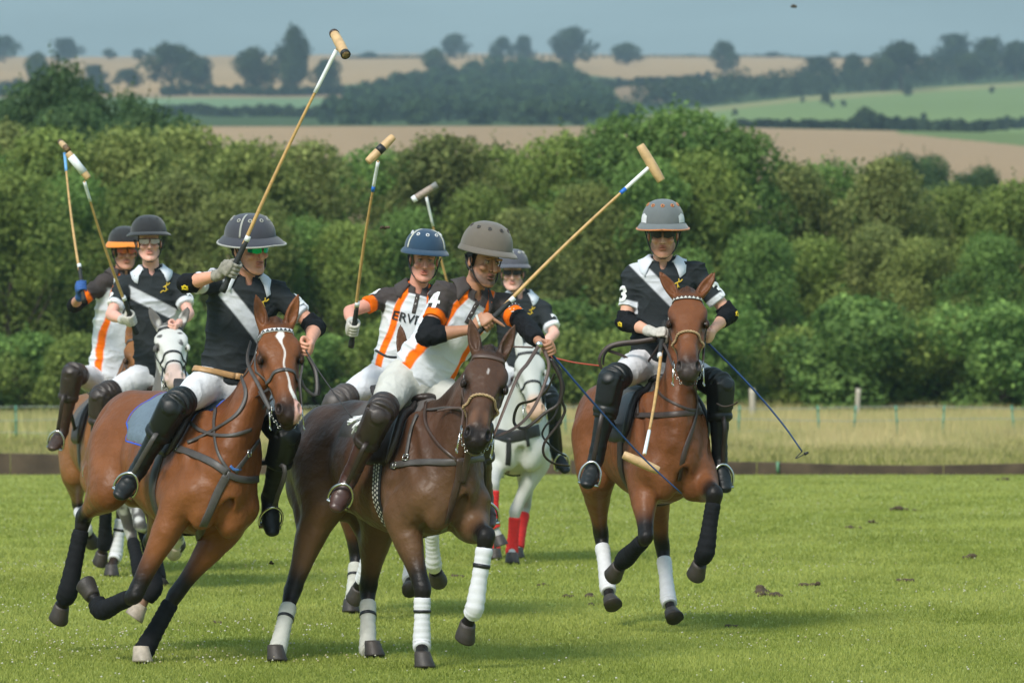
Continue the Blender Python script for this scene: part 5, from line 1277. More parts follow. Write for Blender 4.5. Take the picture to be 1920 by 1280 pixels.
    # ---------------- elbow guards, gloves
    for a in ('r', 'l'):
        sh, e, w, hd = arms[a]; g = sp['arm_' + a][3]
        if g.get('pad'):
            p0, p1 = g['pad']; k_ = Skin(); out = unit(unit(e - sh) - unit(w - e)) if np.dot(unit(e - sh), unit(w - e)) < .98 else fwd
            k_.tube([sh + (e - sh) * p0, sh + (e - sh) * (p0 * .4 + .6), e + out * .006, e + (w - e) * (p1 * .5), e + (w - e) * p1], [.054, .054, .054, .052, .043], .02, n=10, cap=.12)
            k_.ell(e + out * .022, (.038, .046, .046), frame(e, out, w - e).M, .012)
            kV, kF = k_.patch(*k_.bounds(), .006 * Hs); kV = wrinkle(kV, vnormals(kV, kF), T, .005, 18, 18, 18, 2.2); kb = link("elbow_guard", mesh_np("elbow_guard", kV, kF, m_pad), body)
            if g.get('mark'):
                z = MB(); bb = bvh_of(kV, kF); n_ = A3(*g['mark']); line_decal(z, [[(-.016, -.012), (0, .012), (.016, -.008)], [(-.018, .004), (.018, .006)], [(-.014, -.006), (.016, -.012)]], e, n_, A3(0, 0, 1), bb, .009)
                if z.n: z.build("guard_mark", M("yellow print", (.75, .55, .02), rough=.6), kb)
        if a in gl:
            G, g = gl[a]; gV, gF = G.patch(*G.bounds(.01), .004 * Hs); link("glove", mesh_np("glove", gV, gF, g['glove']), body)
        if g.get('wrap') is not None:
            z = MB(); wv = unit(hd - w); pp, nn = ring_on(bvh_b, hd * .55 + w * .45, wv, A3(*g['back']), 24, .003, .12); z.ribbon(pp, nn, .014, .003); z.build("wrist_loop", m_cream, body)
    return dict(arms=arms, legs=legs, H=H, T=T, body=body)
def mallet(label, grip, top, headpx, spec, hY=0.0):
    """grip, top: world points; headpx: the two end pixels of the head"""
    d = unit(top - grip); L = np.linalg.norm(top - grip); root = None
    sh = MB(); q = np.linspace(0, 1, 24); bow = unit(np.cross(d, A3(0, 1, 0))) * spec.get('bow', .012)
    pts = np.array([grip + (top - grip) * t + bow * math.sin(math.pi * t) for t in q]); root = MB(); root.pipe(pts, np.interp(q, [0, .15, .5, 1], [.011, .0105, .0095, .0068]), n=10)
    o = root.build("polo_mallet", spec.get('cane', m_cane), None); tag(o, label, "mallet", "polo mallets carried by the players")
    for a in (.3, .42, .55, .68, .8):
        nd = MB(); i = int(a * 23); torus(nd, pts[i], d, .0088 if a > .5 else .0098, .0016, 10); nd.build("cane_node", m_tan, o)
    g = MB(); gp = np.array([grip - d * .13 + d * x for x in np.linspace(0, .30, 12)]); g.pipe(gp, [.019, .020, .016, .0155, .0155, .016, .016, .016, .0155, .015, .0145, .013], n=12); g.build("grip", m_grip, o)
    c = MB(); c.pipe([grip + d * .17, grip + d * .20], .0155, n=12); c.build("grip_collar", m_tape, o)
    a, b = spec.get('tape', (.84, 1.0)); t_ = MB(); pt = np.array([grip + (top - grip) * t + bow * math.sin(math.pi * t) for t in np.linspace(a, .995, 6)]); t_.pipe(pt, [.0105, .0105, .0108, .011, .0112, .0115], n=10); t_.build("shaft_tape", spec.get('tapem', m_tape), o)
    if spec.get('ring') is not None: t_ = MB(); t_.pipe(pt[:2] - (pt[1] - pt[0]) * .6, .0112, n=10); t_.build("tape_ring", spec['ring'], o)
    (x0, y0, dy0), (x1, y1, dy1) = headpx; e0, e1 = P(x0, y0, top[1] + dy0), P(x1, y1, top[1] + dy1); mid = (e0 + e1) / 2
    hd = unit(e1 - e0); HL = spec.get('hl', .225); e0, e1 = mid - hd * HL / 2, mid + hd * HL / 2
    h = MB(); r = spec.get('hr', .026); h.pipe([e0, e0 + hd * .006, e0 + hd * .05, mid, e1 - hd * .05, e1 - hd * .006, e1], np.array([.78, .9, 1.0, 1.05, 1.0, .9, .78]) * r, n=16); ho = h.build("mallet_head", spec.get('headm', m_wood), o)
    for f0, f1, m in spec.get('bands', []):
        z = MB(); z.pipe([e0 + (e1 - e0) * f0, e0 + (e1 - e0) * (f0 + f1) / 2, e0 + (e1 - e0) * f1], r * 1.06 if 0 < f0 and f1 < 1 else [r * .97, r * 1.0, r * 1.05], n=16); z.build("head_band", m, ho)
    return o
# ------------------------------------------------------------------ the seven ponies and riders
bay = (.172, .058, .018); bay2 = (.155, .053, .018); dbay = (.072, .034, .019); chest_ = (.26, .105, .034); blackp = (.010, .008, .008)
def face3(L, C, inh):
    n, d, s = L.T
    wob = .006 * np.sin(n * 40)
    cen = .006 - .02 * sstep(.1, .3, n) * 0 + .030 * sstep(.34, .5, n) + wob; hw = np.interp(n, [.06, .07, .095, .12, .15, .30, .38, .46, .51, .56], [0, .012, .019, .009, .0035, .003, .004, .011, .020, .014])
    w = (inh & (d > -.07)) * sstep(hw + .003, hw - .003, np.abs(s - cen)) * (hw > .001); w = w[:, None]
    c = np.where((n > .47)[:, None], A3(.52, .30, .25), A3(.72, .68, .64)); return C * (1 - w) + c * w
def face5(L, C, inh):
    n, d, s = L.T; w = (inh & (d > -.05)) * sstep(1.2, .6, np.sqrt(((n - .15) / .022) ** 2 + ((s - .004) / .005) ** 2)) * .8; w = w[:, None]; C = C * (1 - w) + A3(.5, .45, .42) * w
    w = (inh * sstep(.36, .42, n) * sstep(.50, .45, n) * sstep(.0, .03, np.abs(s) + 0) * .45)[:, None]; C = C * (1 - w) + A3(.22, .10, .05) * w
    w = (inh * sstep(.55, .565, n) * sstep(-.10, -.12, d))[:, None] * .7; return C * (1 - w) + A3(.38, .32, .20) * w
def face7(L, C, inh):
    n, d, s = L.T; w = (inh * sstep(.50, .52, n) * sstep(.40, .0, np.abs(s)) * .12)[:, None]; return C * (1 - w) + A3(.2, .18, .17) * w
def face2(L, C, inh):
    n, d, s = L.T; w = (inh * sstep(.02, .045, n + .01 * vnoise(L, 30)))[:, None]; C = C * (1 - w) + A3(.58, .57, .54) * w
    for c, r in (((.13, -.02, -.06), (.02, .05, .02)), ((.19, -.04, -.083), (.03, .03, .03)), ((.20, -.01, .045), (.028, .04, .016)), ((.11, -.01, .05), (.012, .04, .016)), ((.30, -.02, -.01), (.008, .04, .018)), ((.06, -.02, -.05), (.012, .04, .02))):
        q = np.sqrt(((L - A3(*c)) ** 2 / A3(*r) ** 2).sum(1)) + .25 * vnoise(L, 70); w = (inh * sstep(1.15, .9, q))[:, None]; C = C * (1 - w) + A3(.09, .085, .08) * w
    w = (inh * sstep(.40, .44, n))[:, None]; return C * (1 - w) + A3(.52, .38, .33) * w
def paint2(bl, V, C):
    w = sstep(.05, .35, vnoise(V, 9) * .6 + vnoise(V, 22) * .5)[:, None] * .8; return C * (1 - w) + A3(.58, .57, .54) * w
def face6(L, C, inh):
    n, d, s = L.T; w = (inh * sstep(.38, .47, n))[:, None] * .85; return C * (1 - w) + A3(.50, .32, .22) * w
m_bpad = M("quilted blue pad", (.125, .17, .215), rough=.95, var=.12, vs=10, bump=.5, bs=25)
m_btrim = M("blue binding", (.02, .09, .52), rough=.8)
m_mesh = M("white pattern", (.68, .67, .62), rough=.8)
RH = {}
RH[3] = dict(name='r3', tail=False, label="bright bay pony with a white stripe down its face and a blue quilted saddle pad", coat=bay, belly=(.20, .075, .025), C1=(390, 888, 30.55), C2=(264, 850, 1), roll=17,
    poll=(519, 606, -1), nose=(545, 772, -1), eyes=(1, .22, .02), ears=[(480, 553, .02), (560, 550, .02)], face=face3, brow=m_band, browpat=m_btape,
    legs=dict(fr=((.13, -.165, -.22), [(252, 1116, -1), (192, 1143, 1), (173, 1118, 1)], 'k', False), fl=((.05, .165, -.26), [(330, 1112, -1), (272, 1216, -1), (264, 1234, -1)], 'k', True, True),
              hr=((-.80, -.185, -.25), [(158, 966, 1), (128, 1106, -1), (115, 1136, 1)], 'k', False), hl=((-.72, .17, -.27), [(285, 1015, 1), (286, 1102, -1), (262, 1135, 1)], 'k', False, True)),
    pad=m_bpad, padtrim=m_btrim, padth=86, padrear=-.78, leather=m_greyl,
    straps=[("breastplate", m_greyl, [([(300, 838), (322, 838), (360, 850), (400, 868), (425, 886)], .040), ([(425, 888), (450, 898), (480, 898), (507, 886)], .038), ([(425, 890), (405, 930), (385, 975), (368, 1012)], .045),
        ([(452, 700), (462, 740), (440, 782), (380, 818), (352, 830)], .022), ([(355, 790), (385, 812), (430, 817), (470, 805)], .020), ([(404, 765), (402, 800), (410, 850), (430, 885)], .018), ([(512, 780), (480, 830), (440, 885)], .03)]),
        ("neck_ring", M("blue rubber ring", (.06, .16, .45), rough=.5), [([(431, 873), (438, 880), (450, 879)], .016)])], buckles=[(333, 838), (465, 850)])
RH[5] = dict(name='r5', label="dark brown pony with a rope noseband and white leg bandages leading at the centre", coat=dbay, belly=(.150, .080, .038), C1=(806, 888, 30.3), C2=(643, 874, 1), roll=7,
    poll=(919, 658, -1), nose=(895, 818, -1), eyes=(1, .10, -.10), ears=[(880, 590, .02), (966, 607, .02)], face=face5, rope=True,
    legs=dict(fr=((.05, -.165, -.26), [(792, 1104, -1), (791, 1204, 1), (791, 1232, -1)], 'wt', True), fl=((.20, .165, -.24), [(912, 1005, -1), (890, 1138, 1), (876, 1170, 1)], 'wt', False),
              hr=((-.80, -.185, -.25), [(546, 1116, 1), (521, 1216, -1), (515, 1234, -1)], 'ct', True), hl=((-.80, .185, -.27), [(690, 1108, 1), (690, 1214, -1), (697, 1234, -1)], 'ct', True)),
    sadm=m_dkbrown, leather=M("brown strap", (.085, .052, .040), rough=.5), girthm=m_btape, girthpat=1,
    straps=[("breastplate", m_greyl, [([(735, 873), (760, 869), (800, 866), (850, 866), (905, 858)], .036), ([(782, 778), (770, 812), (762, 858)], .020), ([(905, 858), (880, 862), (862, 870)], .03), ([(800, 770), (840, 765), (870, 768)], .016)]),
        ("martingale", m_brown, [([(862, 860), (858, 900), (845, 950), (828, 1000), (805, 1040)], .036), ([(800, 755), (796, 790), (820, 830), (862, 868)], .018), ([(876, 845), (874, 862), (864, 905)], .045)])], buckles=[(742, 873), (762, 858)])
RH[7] = dict(name='r7', label="bay pony with pricked ears galloping on its own at the right", coat=bay2, belly=(.18, .07, .028), C1=(1248, 838, 33.6), C2=(1162, 822, 1), roll=2,
    poll=(1289, 548, -1), nose=(1291, 690, -1), eyes=(1, -.02, 0), ears=[(1229, 500, .02), (1348, 501, .02)], face=face7, rope=True, browpat=m_cream,
    legs=dict(fr=((.12, -.16, -.22), [(1211, 1008, -1), (1175, 1044, 1), (1160, 1060, 1)], 'k', False), fl=((.22, .165, -.20), [(1340, 925, -1), (1323, 1032, 1), (1311, 1056, 1)], 'k', False),
              hr=((-.80, -.185, -.25), [(1127, 1005, 1), (1139, 1098, -1), (1144, 1124, -1)], 'w', False), hl=((-.78, .185, -.27), [(1243, 1030, 1), (1253, 1122, -1), (1259, 1148, -1)], 'w', False)),
    pad=M("grey felt", (.05, .052, .05), rough=.95, bump=.4, bs=200), sadm=m_btape, leather=M("dark brown strap", (.052, .034, .028), rough=.5),
    straps=[("breastplate", M("dark brown strap"), [([(1166, 779), (1200, 779), (1250, 778), (1300, 773), (1340, 772)], .036), ([(1200, 735), (1197, 778)], .018), ([(1165, 760), (1190, 742), (1225, 728)], .026)]),
        ("martingale", M("dark brown strap"), [([(1300, 720), (1306, 760), (1298, 800), (1283, 845), (1272, 900)], .03), ([(1222, 700), (1240, 740), (1290, 768), (1316, 764)], .018)])], buckles=[(1184, 779)])
RH[2] = dict(name='r2', label="dapple grey pony with a white spotted face behind the bay pony", coat=(.13, .12, .11), points=(.07, .065, .06), noz=(.5, .4, .36), C1=(298, 838, 39.6), C2=(262, 822, 1), roll=4, h=.015, hh=.0075,
    poll=(318, 608, -1), nose=(329, 706, -1), eyes=(1, .05, 0), ears=[(279, 575, .02), (355, 573, .02)], face=face2, paint=paint2, white=True, dropnose=True, leather=m_btape,
    legs=dict(fr=((.05, -.165, -.25), [(262, 985, -1), (300, 1010, 1), (318, 1016, 1)], None, False), fl=((.12, .165, -.25), [(335, 985, -1), (336, 1012, 1), (330, 1022, 1)], None, False, True),
              hr=((-.78, -.17, -.27), [(246, 1000, 1), (262, 1070, -1), (268, 1092, -1)], 'k', False), hl=((-.78, .17, -.27), [(290, 1020, 1), (296, 1078, -1), (299, 1094, -1)], 'k', False)))
RH[1] = dict(name='r1', label="light chestnut pony half hidden at the far left of the group", coat=(.22, .095, .032), points=(.03, .018, .012), C1=(212, 838, 42.0), C2=(180, 822, 1), roll=0, h=.015, hh=.0075,
    poll=(258, 628, -1), nose=(272, 735, -1), eyes=(1, 0, 0), ears=[(246, 596, .02), (272, 596, .02)],
    legs=dict(fr=((.12, -.16, -.24), [(198, 950, -1), (197, 1012, 1), (191, 1036, 1)], 'k', False), fl=((.05, .16, -.25), [(229, 960, -1), (217, 1040, -1), (209, 1062, -1)], 'wt', True),
              hr=((-.80, -.18, -.26), [(146, 950, 1), (160, 990, -1), (166, 1004, 1)], 'w', False), hl=((-.8, .17, -.27), [(262, 970, 1), (285, 1050, -1), (290, 1068, -1)], 'k', False)))
RH[4] = dict(name='r4', label="dark pony almost hidden behind the dark brown pony in the centre", coat=(.10, .042, .02), C1=(752, 858, 35.4), C2=(700, 845, 1), roll=6, h=.016, hh=.008,
    poll=(776, 655, -1), nose=(812, 760, -1), eyes=(1, .2, 0), ears=[(750, 602, .02), (790, 605, .02)],
    legs=dict(fr=((.05, -.165, -.25), [(697, 1005, -1), (683, 1078, 1), (672, 1102, 1)], 'w', False), fl=((.12, .165, -.25), [(808, 985, -1), (813, 1056, 1), (816, 1072, 1)], 'w', False),
              hr=((-.80, -.18, -.26), [(668, 1040, 1), (660, 1132, -1), (657, 1148, -1)], 'ct', True), hl=((-.8, .17, -.27), [(775, 1000, 1), (769, 1080, -1), (767, 1100, -1)], 'w', False)))
RH[6] = dict(name='r6', label="white pony in red leg bandages behind the leading rider", coat=(.47, .48, .45), points=(.42, .42, .40), noz=(.40, .28, .22), C1=(970, 808, 44.2), C2=(950, 800, 1), roll=3, h=.016, hh=.008, forelock=False,
    poll=(990, 652, -1), nose=(1006, 770, -1), eyes=(1, .05, 0), ears=[(972, 622, .02), (1008, 625, .02)], face=face6, white=True, leather=m_btape, mane=(.4, .4, .38),
    legs=dict(fr=((.12, -.16, -.24), [(925, 908, -1), (925, 978, 1), (934, 1006, 1)], 'r', False), fl=((.12, .16, -.24), [(966, 958, -1), (960, 1030, -1), (960, 1042, -1)], 'r', True),
              hr=((-.80, -.18, -.26), [(924, 960, 1), (927, 1030, -1), (928, 1044, -1)], 'r', True), hl=((-.8, .17, -.27), [(985, 950, 1), (972, 1020, -1), (970, 1040, -1)], 'r', True)),
    straps=[("breastplate", m_btape, [([(925, 812), (960, 818), (1010, 806)], .09), ([(955, 820), (953, 860), (950, 900)], .04), ([(985, 800), (990, 836)], .03)])])

m_glw = M("white riding glove", (.50, .47, .42), rough=.8, var=.25, vs=60, bump=.4, bs=200)
m_glb = M("blue riding glove", (.03, .10, .32), rough=.8, var=.25, vs=60, bump=.4, bs=200)
def felt(n, c): return M(n + " felt shell", c, rough=.9, var=.06, vs=30, bump=.25, bs=400, sheen=.3)
RR = {}
RR[3] = dict(name='r3', team='black', sash=.295, sslope=.9, label="rider in navy helmet and green mirrored glasses raising his mallet on the striped-face bay pony", seat=(-.17, .03, .50), neck=(462, 520, -1), sr=(398, 519, -1), sl=(524, 540, -1), head=(466, 484, -.05), look=(.62, -.78, -.12), crown=(-.12, 0, 1),
    skin=(.56, .27, .18), mouth=.007, hair=(.05, .03, .02), beard=(.20, .12, .08), beard_a=.25,
    helmet=dict(col=felt("navy", (.038, .040, .055)), edge=felt("pale grey", (.33, .33, .30)), stripe=felt("pale grey", (.33, .33, .30)), ventm=felt("pale grey", (.33, .33, .30)), w=.128, l=.148, h=.134, fb=.062, sb=.034, bb=.034, drop=.045),
    glasses=M("mirrored green lens", (.01, .35, .22), rough=.12, metal=.8, var=0), belt=m_tan,
    arm_r=[(352, 531, -1), (414, 514, -1), (436, 506, -1), dict(aim=(632, 92, 1.30, -1), back=(-.35, -.75, .55), glove=M("worn grey glove", (.26, .24, .20), rough=.8, var=.4, vs=50, bump=.4, bs=200), pad=(.80, .30), mark=(-.2, -.9, -.4), r=.016)],
    arm_l=[(590, 612, -1), (582, 640, -1), (571, 652, -1), dict(axis=(.2, -.3, .9), back=(.5, -.7, .4), pad=(.80, .35))], sleeve=.66,
    leg_r=[(326, 762, -1), (264, 872, 1), (236, 908, -1)], leg_l=[(534, 812, -1), (508, 925, 1), (514, 975, -1)], numbers=[("4", 'l', .40, .135, (.75, -.6, .35)), ("4", 'r', .30, .12, (-.2, -.3, 1))], boot=m_black, guard=m_black, sleather=m_greyl)
RR[5] = dict(name='r5', team='orange', label="bearded rider in taupe helmet and orange-striped jersey leading on the dark brown pony", seat=(-.22, -.02, .50), neck=(888, 548, -1), sr=(826, 540, -1), sl=(950, 560, 1), head=(907, 489, -.05), look=(.55, -.80, -.17), crown=(.18, -.1, 1),
    skin=(.36, .175, .105), mouth=.007, hair=(.015, .012, .010), beard=(.035, .028, .025), beard_a=.75,
    helmet=dict(col=felt("taupe", (.125, .105, .085)), ventm=felt("taupe dark", (.06, .05, .045)), w=.130, l=.150, h=.158, fb=.045, sb=.010, bb=.010, drop=.020),
    arm_r=[(800, 630, -1), (886, 617, -1), (914, 606, -1), dict(aim=(1219, 312, 1.24, 1), back=(-.15, -.85, .5), pad=(.66, .42), open=1, wrap=1, r=.017)],
    arm_l=[(986, 612, -1), (1012, 642, -1), (1026, 654, -1), dict(axis=(-.3, -.3, .9), back=(.5, -.75, .45), pad=(.60, .85))], sleeve=.62,
    leg_r=[(712, 776, -1), (659, 888, 1), (640, 930, -1)], leg_l=[(895, 800, -1), (908, 925, 1), (913, 962, -1)], numbers=[("4", 'r', .24, .125, (-.45, -.85, .2))], monogram=(.25, -.9, .3), boot=M("chestnut boot leather", (.060, .028, .022), rough=.36, var=.25, vs=18, bump=.15, bs=120), guard=m_dkbrown, breech=m_cream, fold=.014)
RR[7] = dict(name='r7', team='black', sash=.34, sslope=.92, swide=.035, label="rider in grey helmet with orange rim and black jersey on the separate bay pony", seat=(-.22, 0, .50), neck=(1243, 492, -1), sr=(1183, 506, -1), sl=(1308, 498, -1), head=(1243, 440, -.07), look=(-.04, -1, -.10), crown=(0, 0, 1),
    skin=(.60, .32, .22), mouth=.004, hair=(.16, .06, .02), beard=(.25, .09, .035), beard_a=.6,
    helmet=dict(col=felt("grey", (.125, .140, .145)), edge=felt("orange rim", (.50, .17, .05)), ventm=felt("orange rim", (.50, .17, .05)), panel=m_white, w=.124, l=.146, h=.155, fb=.055, sb=.024, bb=.024, drop=.036),
    glasses=m_glass, arm_r=[(1172, 602, -1), (1222, 622, -1), (1243, 630, -1), dict(aim=(1208, 850, 1.10, -1), flip=-1, back=(-.2, -.9, .4), glove=m_glw, pad=(.82, .50), mark=(-.5, -.8, -.3))],
    arm_l=[(1366, 588, -1), (1337, 618, -1), (1322, 628, -1), dict(axis=(.2, -.2, .95), back=(.3, -.9, .3), pad=(.82, .50), mark=(.8, -.5, 0))], sleeve=.70,
    leg_r=[(1148, 712, -1), (1119, 852, 1), (1106, 885, -1)], leg_l=[(1348, 722, -1), (1349, 852, 1), (1359, 892, -1)], numbers=[("3", 'r', .45, .125, (-.7, -.7, .1)), ("3", 'l', .50, .125, (.75, -.6, .25))], breech=M("pale breeches", (.62, .61, .63), rough=.9, bump=.2, bs=500, bump2=.3, bs2=20))
RR[2] = dict(name='r2', team='black', label="rider in plain black helmet and clear goggles on the spotted grey pony", hm=1.3, seat=(-.24, 0, .50), neck=(284, 507, -1), sr=(228, 522, -1), sl=(338, 522, -1), head=(279, 455, -.06), look=(.12, -1, .0), crown=(-.02, 0, 1),
    skin=(.62, .33, .26), mouth=.002, hair=(.12, .06, .03), helmet=dict(col=felt("black", (.014, .015, .018)), w=.122, l=.142, h=.135, fb=.050, sb=.028, bb=.026, drop=.016),
    glasses=M("clear goggle lens", (.50, .38, .33), rough=.1, coat=.8, var=0, spec=.8), arm_r=[(208, 590, -1), (232, 600, -1), (246, 598, -1), dict(aim=(156, 342, 1.20, -1), back=(-.1, -.9, .3), glove=m_glw)],
    arm_l=[(354, 588, -1), (335, 606, -1), (322, 615, -1), dict(axis=(.2, -.2, .9), back=(.3, -.9, .3))], sleeve=.72,
    leg_r=[(192, 742, -1), (180, 850, 1), (172, 875, -1)], leg_l=[(350, 742, -1), (352, 850, 1), (355, 880, -1)], numbers=[("2", 'l', .55, .11, (.7, -.7, .1)), ("2", 'r', .5, .11, (-.8, -.6, .1))], guard=m_dkbrown, sash=.265, sslope=.60)
RR[1] = dict(name='r1', team='orange', label="rider in orange-brimmed helmet and orange glasses half hidden at the far left", hm=1.4, seat=(-.22, 0, .50), neck=(230, 512, -1), sr=(190, 520, -1), sl=(275, 525, 1), head=(234, 476, -.05), look=(.22, -1, -.05),
    skin=(.45, .22, .15), mouth=.002, hair=(.03, .02, .015), helmet=dict(col=felt("black", (.014, .015, .018)), brim=felt("orange brim", (.75, .23, .02)), edge=felt("orange brim", (.75, .23, .02)), w=.122, l=.142, h=.130, fb=.050, sb=.022, bb=.022, drop=.040),
    glasses=M("orange lens", (.55, .09, .01), rough=.15, coat=.6, var=0), arm_r=[(140, 572, -1), (150, 555, -1), (154, 538, -1), dict(aim=(121, 284, 1.20, 1), back=(-.3, -.9, .1), glove=m_glb, pad=(.7, .35))],
    arm_l=[(285, 590, -1), (270, 620, -1), (262, 630, -1), dict(axis=(.2, -.2, .9), back=(.3, -.9, .3))], sleeve=.70, chest=("ERVE", .03, .235, .10),
    leg_r=[(137, 700, -1), (118, 800, 1), (102, 822, -1)], leg_l=[(262, 730, -1), (270, 835, 1), (272, 860, -1)], guard=m_dkbrown, boot=m_brown)
RR[4] = dict(name='r4', team='orange', label="rider in white-studded blue helmet and orange-striped jersey behind the leader", hm=1.15, seat=(-.18, -.05, .50), neck=(783, 540, -1), sr=(722, 548, -1), sl=(838, 552, 1), head=(795, 487, -.07), look=(.10, -1, -.12), crown=(.08, -.05, 1),
    skin=(.56, .26, .19), mouth=.004, hair=(.20, .12, .07), helmet=dict(col=felt("blue", (.012, .044, .090)), stripe=felt("off white trim", (.6, .6, .5)), ventm=m_white, w=.124, l=.144, h=.135, fb=.048, sb=.020, bb=.020, drop=.022),
    arm_r=[(656, 584, -1), (660, 606, -1), (663, 617, -1), dict(aim=(709, 302, 1.22, -1), back=(.1, -.95, .2), glove=m_glw)], arm_l=[(850, 620, -1), (830, 660, -1), (825, 670, -1), dict(axis=(.2, -.2, .9), back=(.3, -.9, .3))], sleeve=.55,
    chest=("ERVE", -.035, .30, .080), leg_r=[(634, 752, -1), (585, 862, 1), (560, 888, -1)], leg_l=[(830, 760, -1), (840, 880, 1), (845, 905, -1)], numbers=[("4", 'r', .22, .11, (-.6, -.3, .7))], guard=M("grey brown guard", (.062, .05, .046), rough=.5), boot=m_brown)
RR[6] = dict(name='r6', team='black', label="rider in slate helmet and dark sunglasses on the white pony", hm=1.4, seat=(-.24, 0, .50), neck=(975, 552, -1), sr=(926, 570, -1), sl=(1022, 568, -1), head=(961, 513, -.06), look=(-.03, -1, -.02), longhair=True,
    skin=(.62, .35, .28), mouth=.002, hair=(.25, .15, .07), helmet=dict(col=felt("slate", (.075, .078, .10)), ventm=m_cream, w=.120, l=.140, h=.135, fb=.046, sb=.018, bb=.020, drop=.022),
    glasses=m_glass, arm_r=[(893, 630, -1), (876, 650, -1), (871, 642, -1), dict(aim=(799, 370, 1.25, -1), back=(-.3, -.9, .1))], arm_l=[(1040, 625, -1), (1010, 655, -1), (1000, 662, -1), dict(axis=(.2, -.2, .9), back=(.3, -.9, .3))],
    leg_r=[(915, 760, -1), (905, 850, 1), (903, 870, -1)], leg_l=[(1032, 752, -1), (1040, 838, 1), (1058, 866, -1)], numbers=[("2", 'l', .52, .12, (.7, -.7, .1))], sleeve=.8)
HI, RI = {}, {}
for k in CAST:
    HI[k] = build_horse(RH[k]); RI[k] = build_rider(RR[k], HI[k])
# ------------------------------------------------------------------ mallets, whips, reins
def hand(k, a): return RI[k]['arms'][a][3]
g = hand(3, 'r'); mallet("tallest raised mallet with a cane shaft and round head ending in black", g, reach(g, 632, 92, 1.30, -1), [(629, 68, 0), (645, 97, -.12)], dict(bands=[(0, .08, m_brown), (.90, 1, m_btape)], tape=(.80, 1), ring=None))
g = hand(5, 'r'); mallet("mallet with a plain pale wooden cigar head held by the leading rider", g, reach(g, 1219, 312, 1.24, 1), [(1199, 271, 0), (1241, 341, 0)], dict(bands=[], tape=(.84, 1), ring=M("blue tape", (.02, .15, .6), rough=.5)))
g = hand(7, 'r'); mallet("mallet hanging head down in front of the lone bay pony's chest", g, reach(g, 1208, 852, 1.10, -1), [(1171, 853, 0), (1233, 881, 0)], dict(tape=(.80, 1)))
g = hand(4, 'r'); mallet("raised mallet whose tan head has a broad black band in the middle", g, reach(g, 709, 302, 1.22, -1), [(690, 303, 0), (737, 257, .05)], dict(bands=[(.40, .60, m_btape)], tape=(.84, 1), ring=M("blue tape")))
g = hand(2, 'r'); mallet("slanting mallet with a white wrapped head held by the rider on the spotted grey", g, reach(g, 158, 340, 1.20, -1), [(130, 290, 0), (163, 331, 0)], dict(bands=[(.15, .78, m_tape)], tape=(.86, 1)))
g = hand(1, 'r'); mallet("thin upright mallet with a dark end-on head held in a blue glove", g, reach(g, 121, 286, 1.20, 1), [(113, 266, 0), (127, 281, -.20)], dict(bands=[(0, 1, M("dark head wood", (.12, .07, .03), rough=.6))], tape=(.86, 1), tapem=M("light blue tape", (.15, .40, .75), rough=.5), hr=.022))
g = hand(6, 'r'); mallet("scuffed grey mallet head rising between the blue and taupe helmets", g, reach(g, 799, 368, 1.25, -1), [(775, 374, 0), (818, 347, 0)], dict(headm=M("scuffed head", (.30, .24, .20), rough=.7, var=.4, vs=40), bands=[(.72, 1, M("grey tape", (.2, .2, .19), rough=.6)), (0, .15, m_tape)], tape=(.80, 1)))
def whip(label, pts, r0, r1, mat, loop=None, tassel=None, tipmat=None):
    mb = MB(); mb.pipe(pts, [r0, r1], n=7, seg=16); o = mb.build("whip", mat); tag(o, label, "whip", "riding whips and cords")
    if loop is not None:
        z = MB(); z.pipe(loop, .003, n=5, seg=14); z.build("loop", m_btape, o)
        z = MB(); z.pipe([loop[-1], loop[-1] + A3(.025, 0, .01)], [.010, .006], n=8); z.build("tip", m_btape, o)
    if tassel is not None:
        z = MB(); r = np.random.RandomState(2)
        for q in range(26):
            d = unit(A3(-1.0, -.2, -.15) + r.normal(0, .5, 3)); b = tassel + A3(.06, 0, .03) * r.rand(); z.pipe([b, b + d * .035, b + d * .065 + A3(0, 0, -.012)], .0055, n=5)
        z.build("tassel", m_tape, o)
    return o
h3 = hand(3, 'l'); whip("thin black whip with a white yarn tassel between the two front ponies", [h3 + A3(0, -.02, 0), P(604, 705, h3[1] - .1), P(662, 786, h3[1] - .2)], .0045, .003, m_btape, tassel=P(672, 790, h3[1] - .2))
h5 = hand(5, 'l'); m_wb = M("blue whip", (.012, .045, .15), rough=.4); whip("blue whip slanting from the leader's rein hand toward the lone pony's stirrup", [h5, P(1110, 752, h5[1] + .1), P(1198, 850, h5[1] + .25), P(1278, 925, h5[1] + .3)], .007, .004, m_wb)
h7 = hand(7, 'l'); whip("blue whip with a black looped tip pointing down right beside the lone pony", [h7 + A3(0, 0, -.03), P(1400, 716, h7[1]), P(1464, 790, h7[1] - .02), P(1504, 846, h7[1] - .03)], .007, .0045, m_wb, loop=[P(1504, 846, h7[1]), P(1492, 858, h7[1]), P(1497, 857, h7[1]), P(1508, 851, h7[1])])
whip("red cord stretched behind the riders from the leader's hand to the lone pony", [P(1030, 668, 34.8), P(1075, 679, 34.5), P(1128, 686, 34.2)], .0045, .0045, M("red cord", (.40, .06, .03), rough=.7))
whip("short curved black whip across the waist of the blue-helmeted rider", [P(705, 657, 34.9), P(725, 668, 34.75), P(747, 670, 34.8)], .008, .008, m_btape)
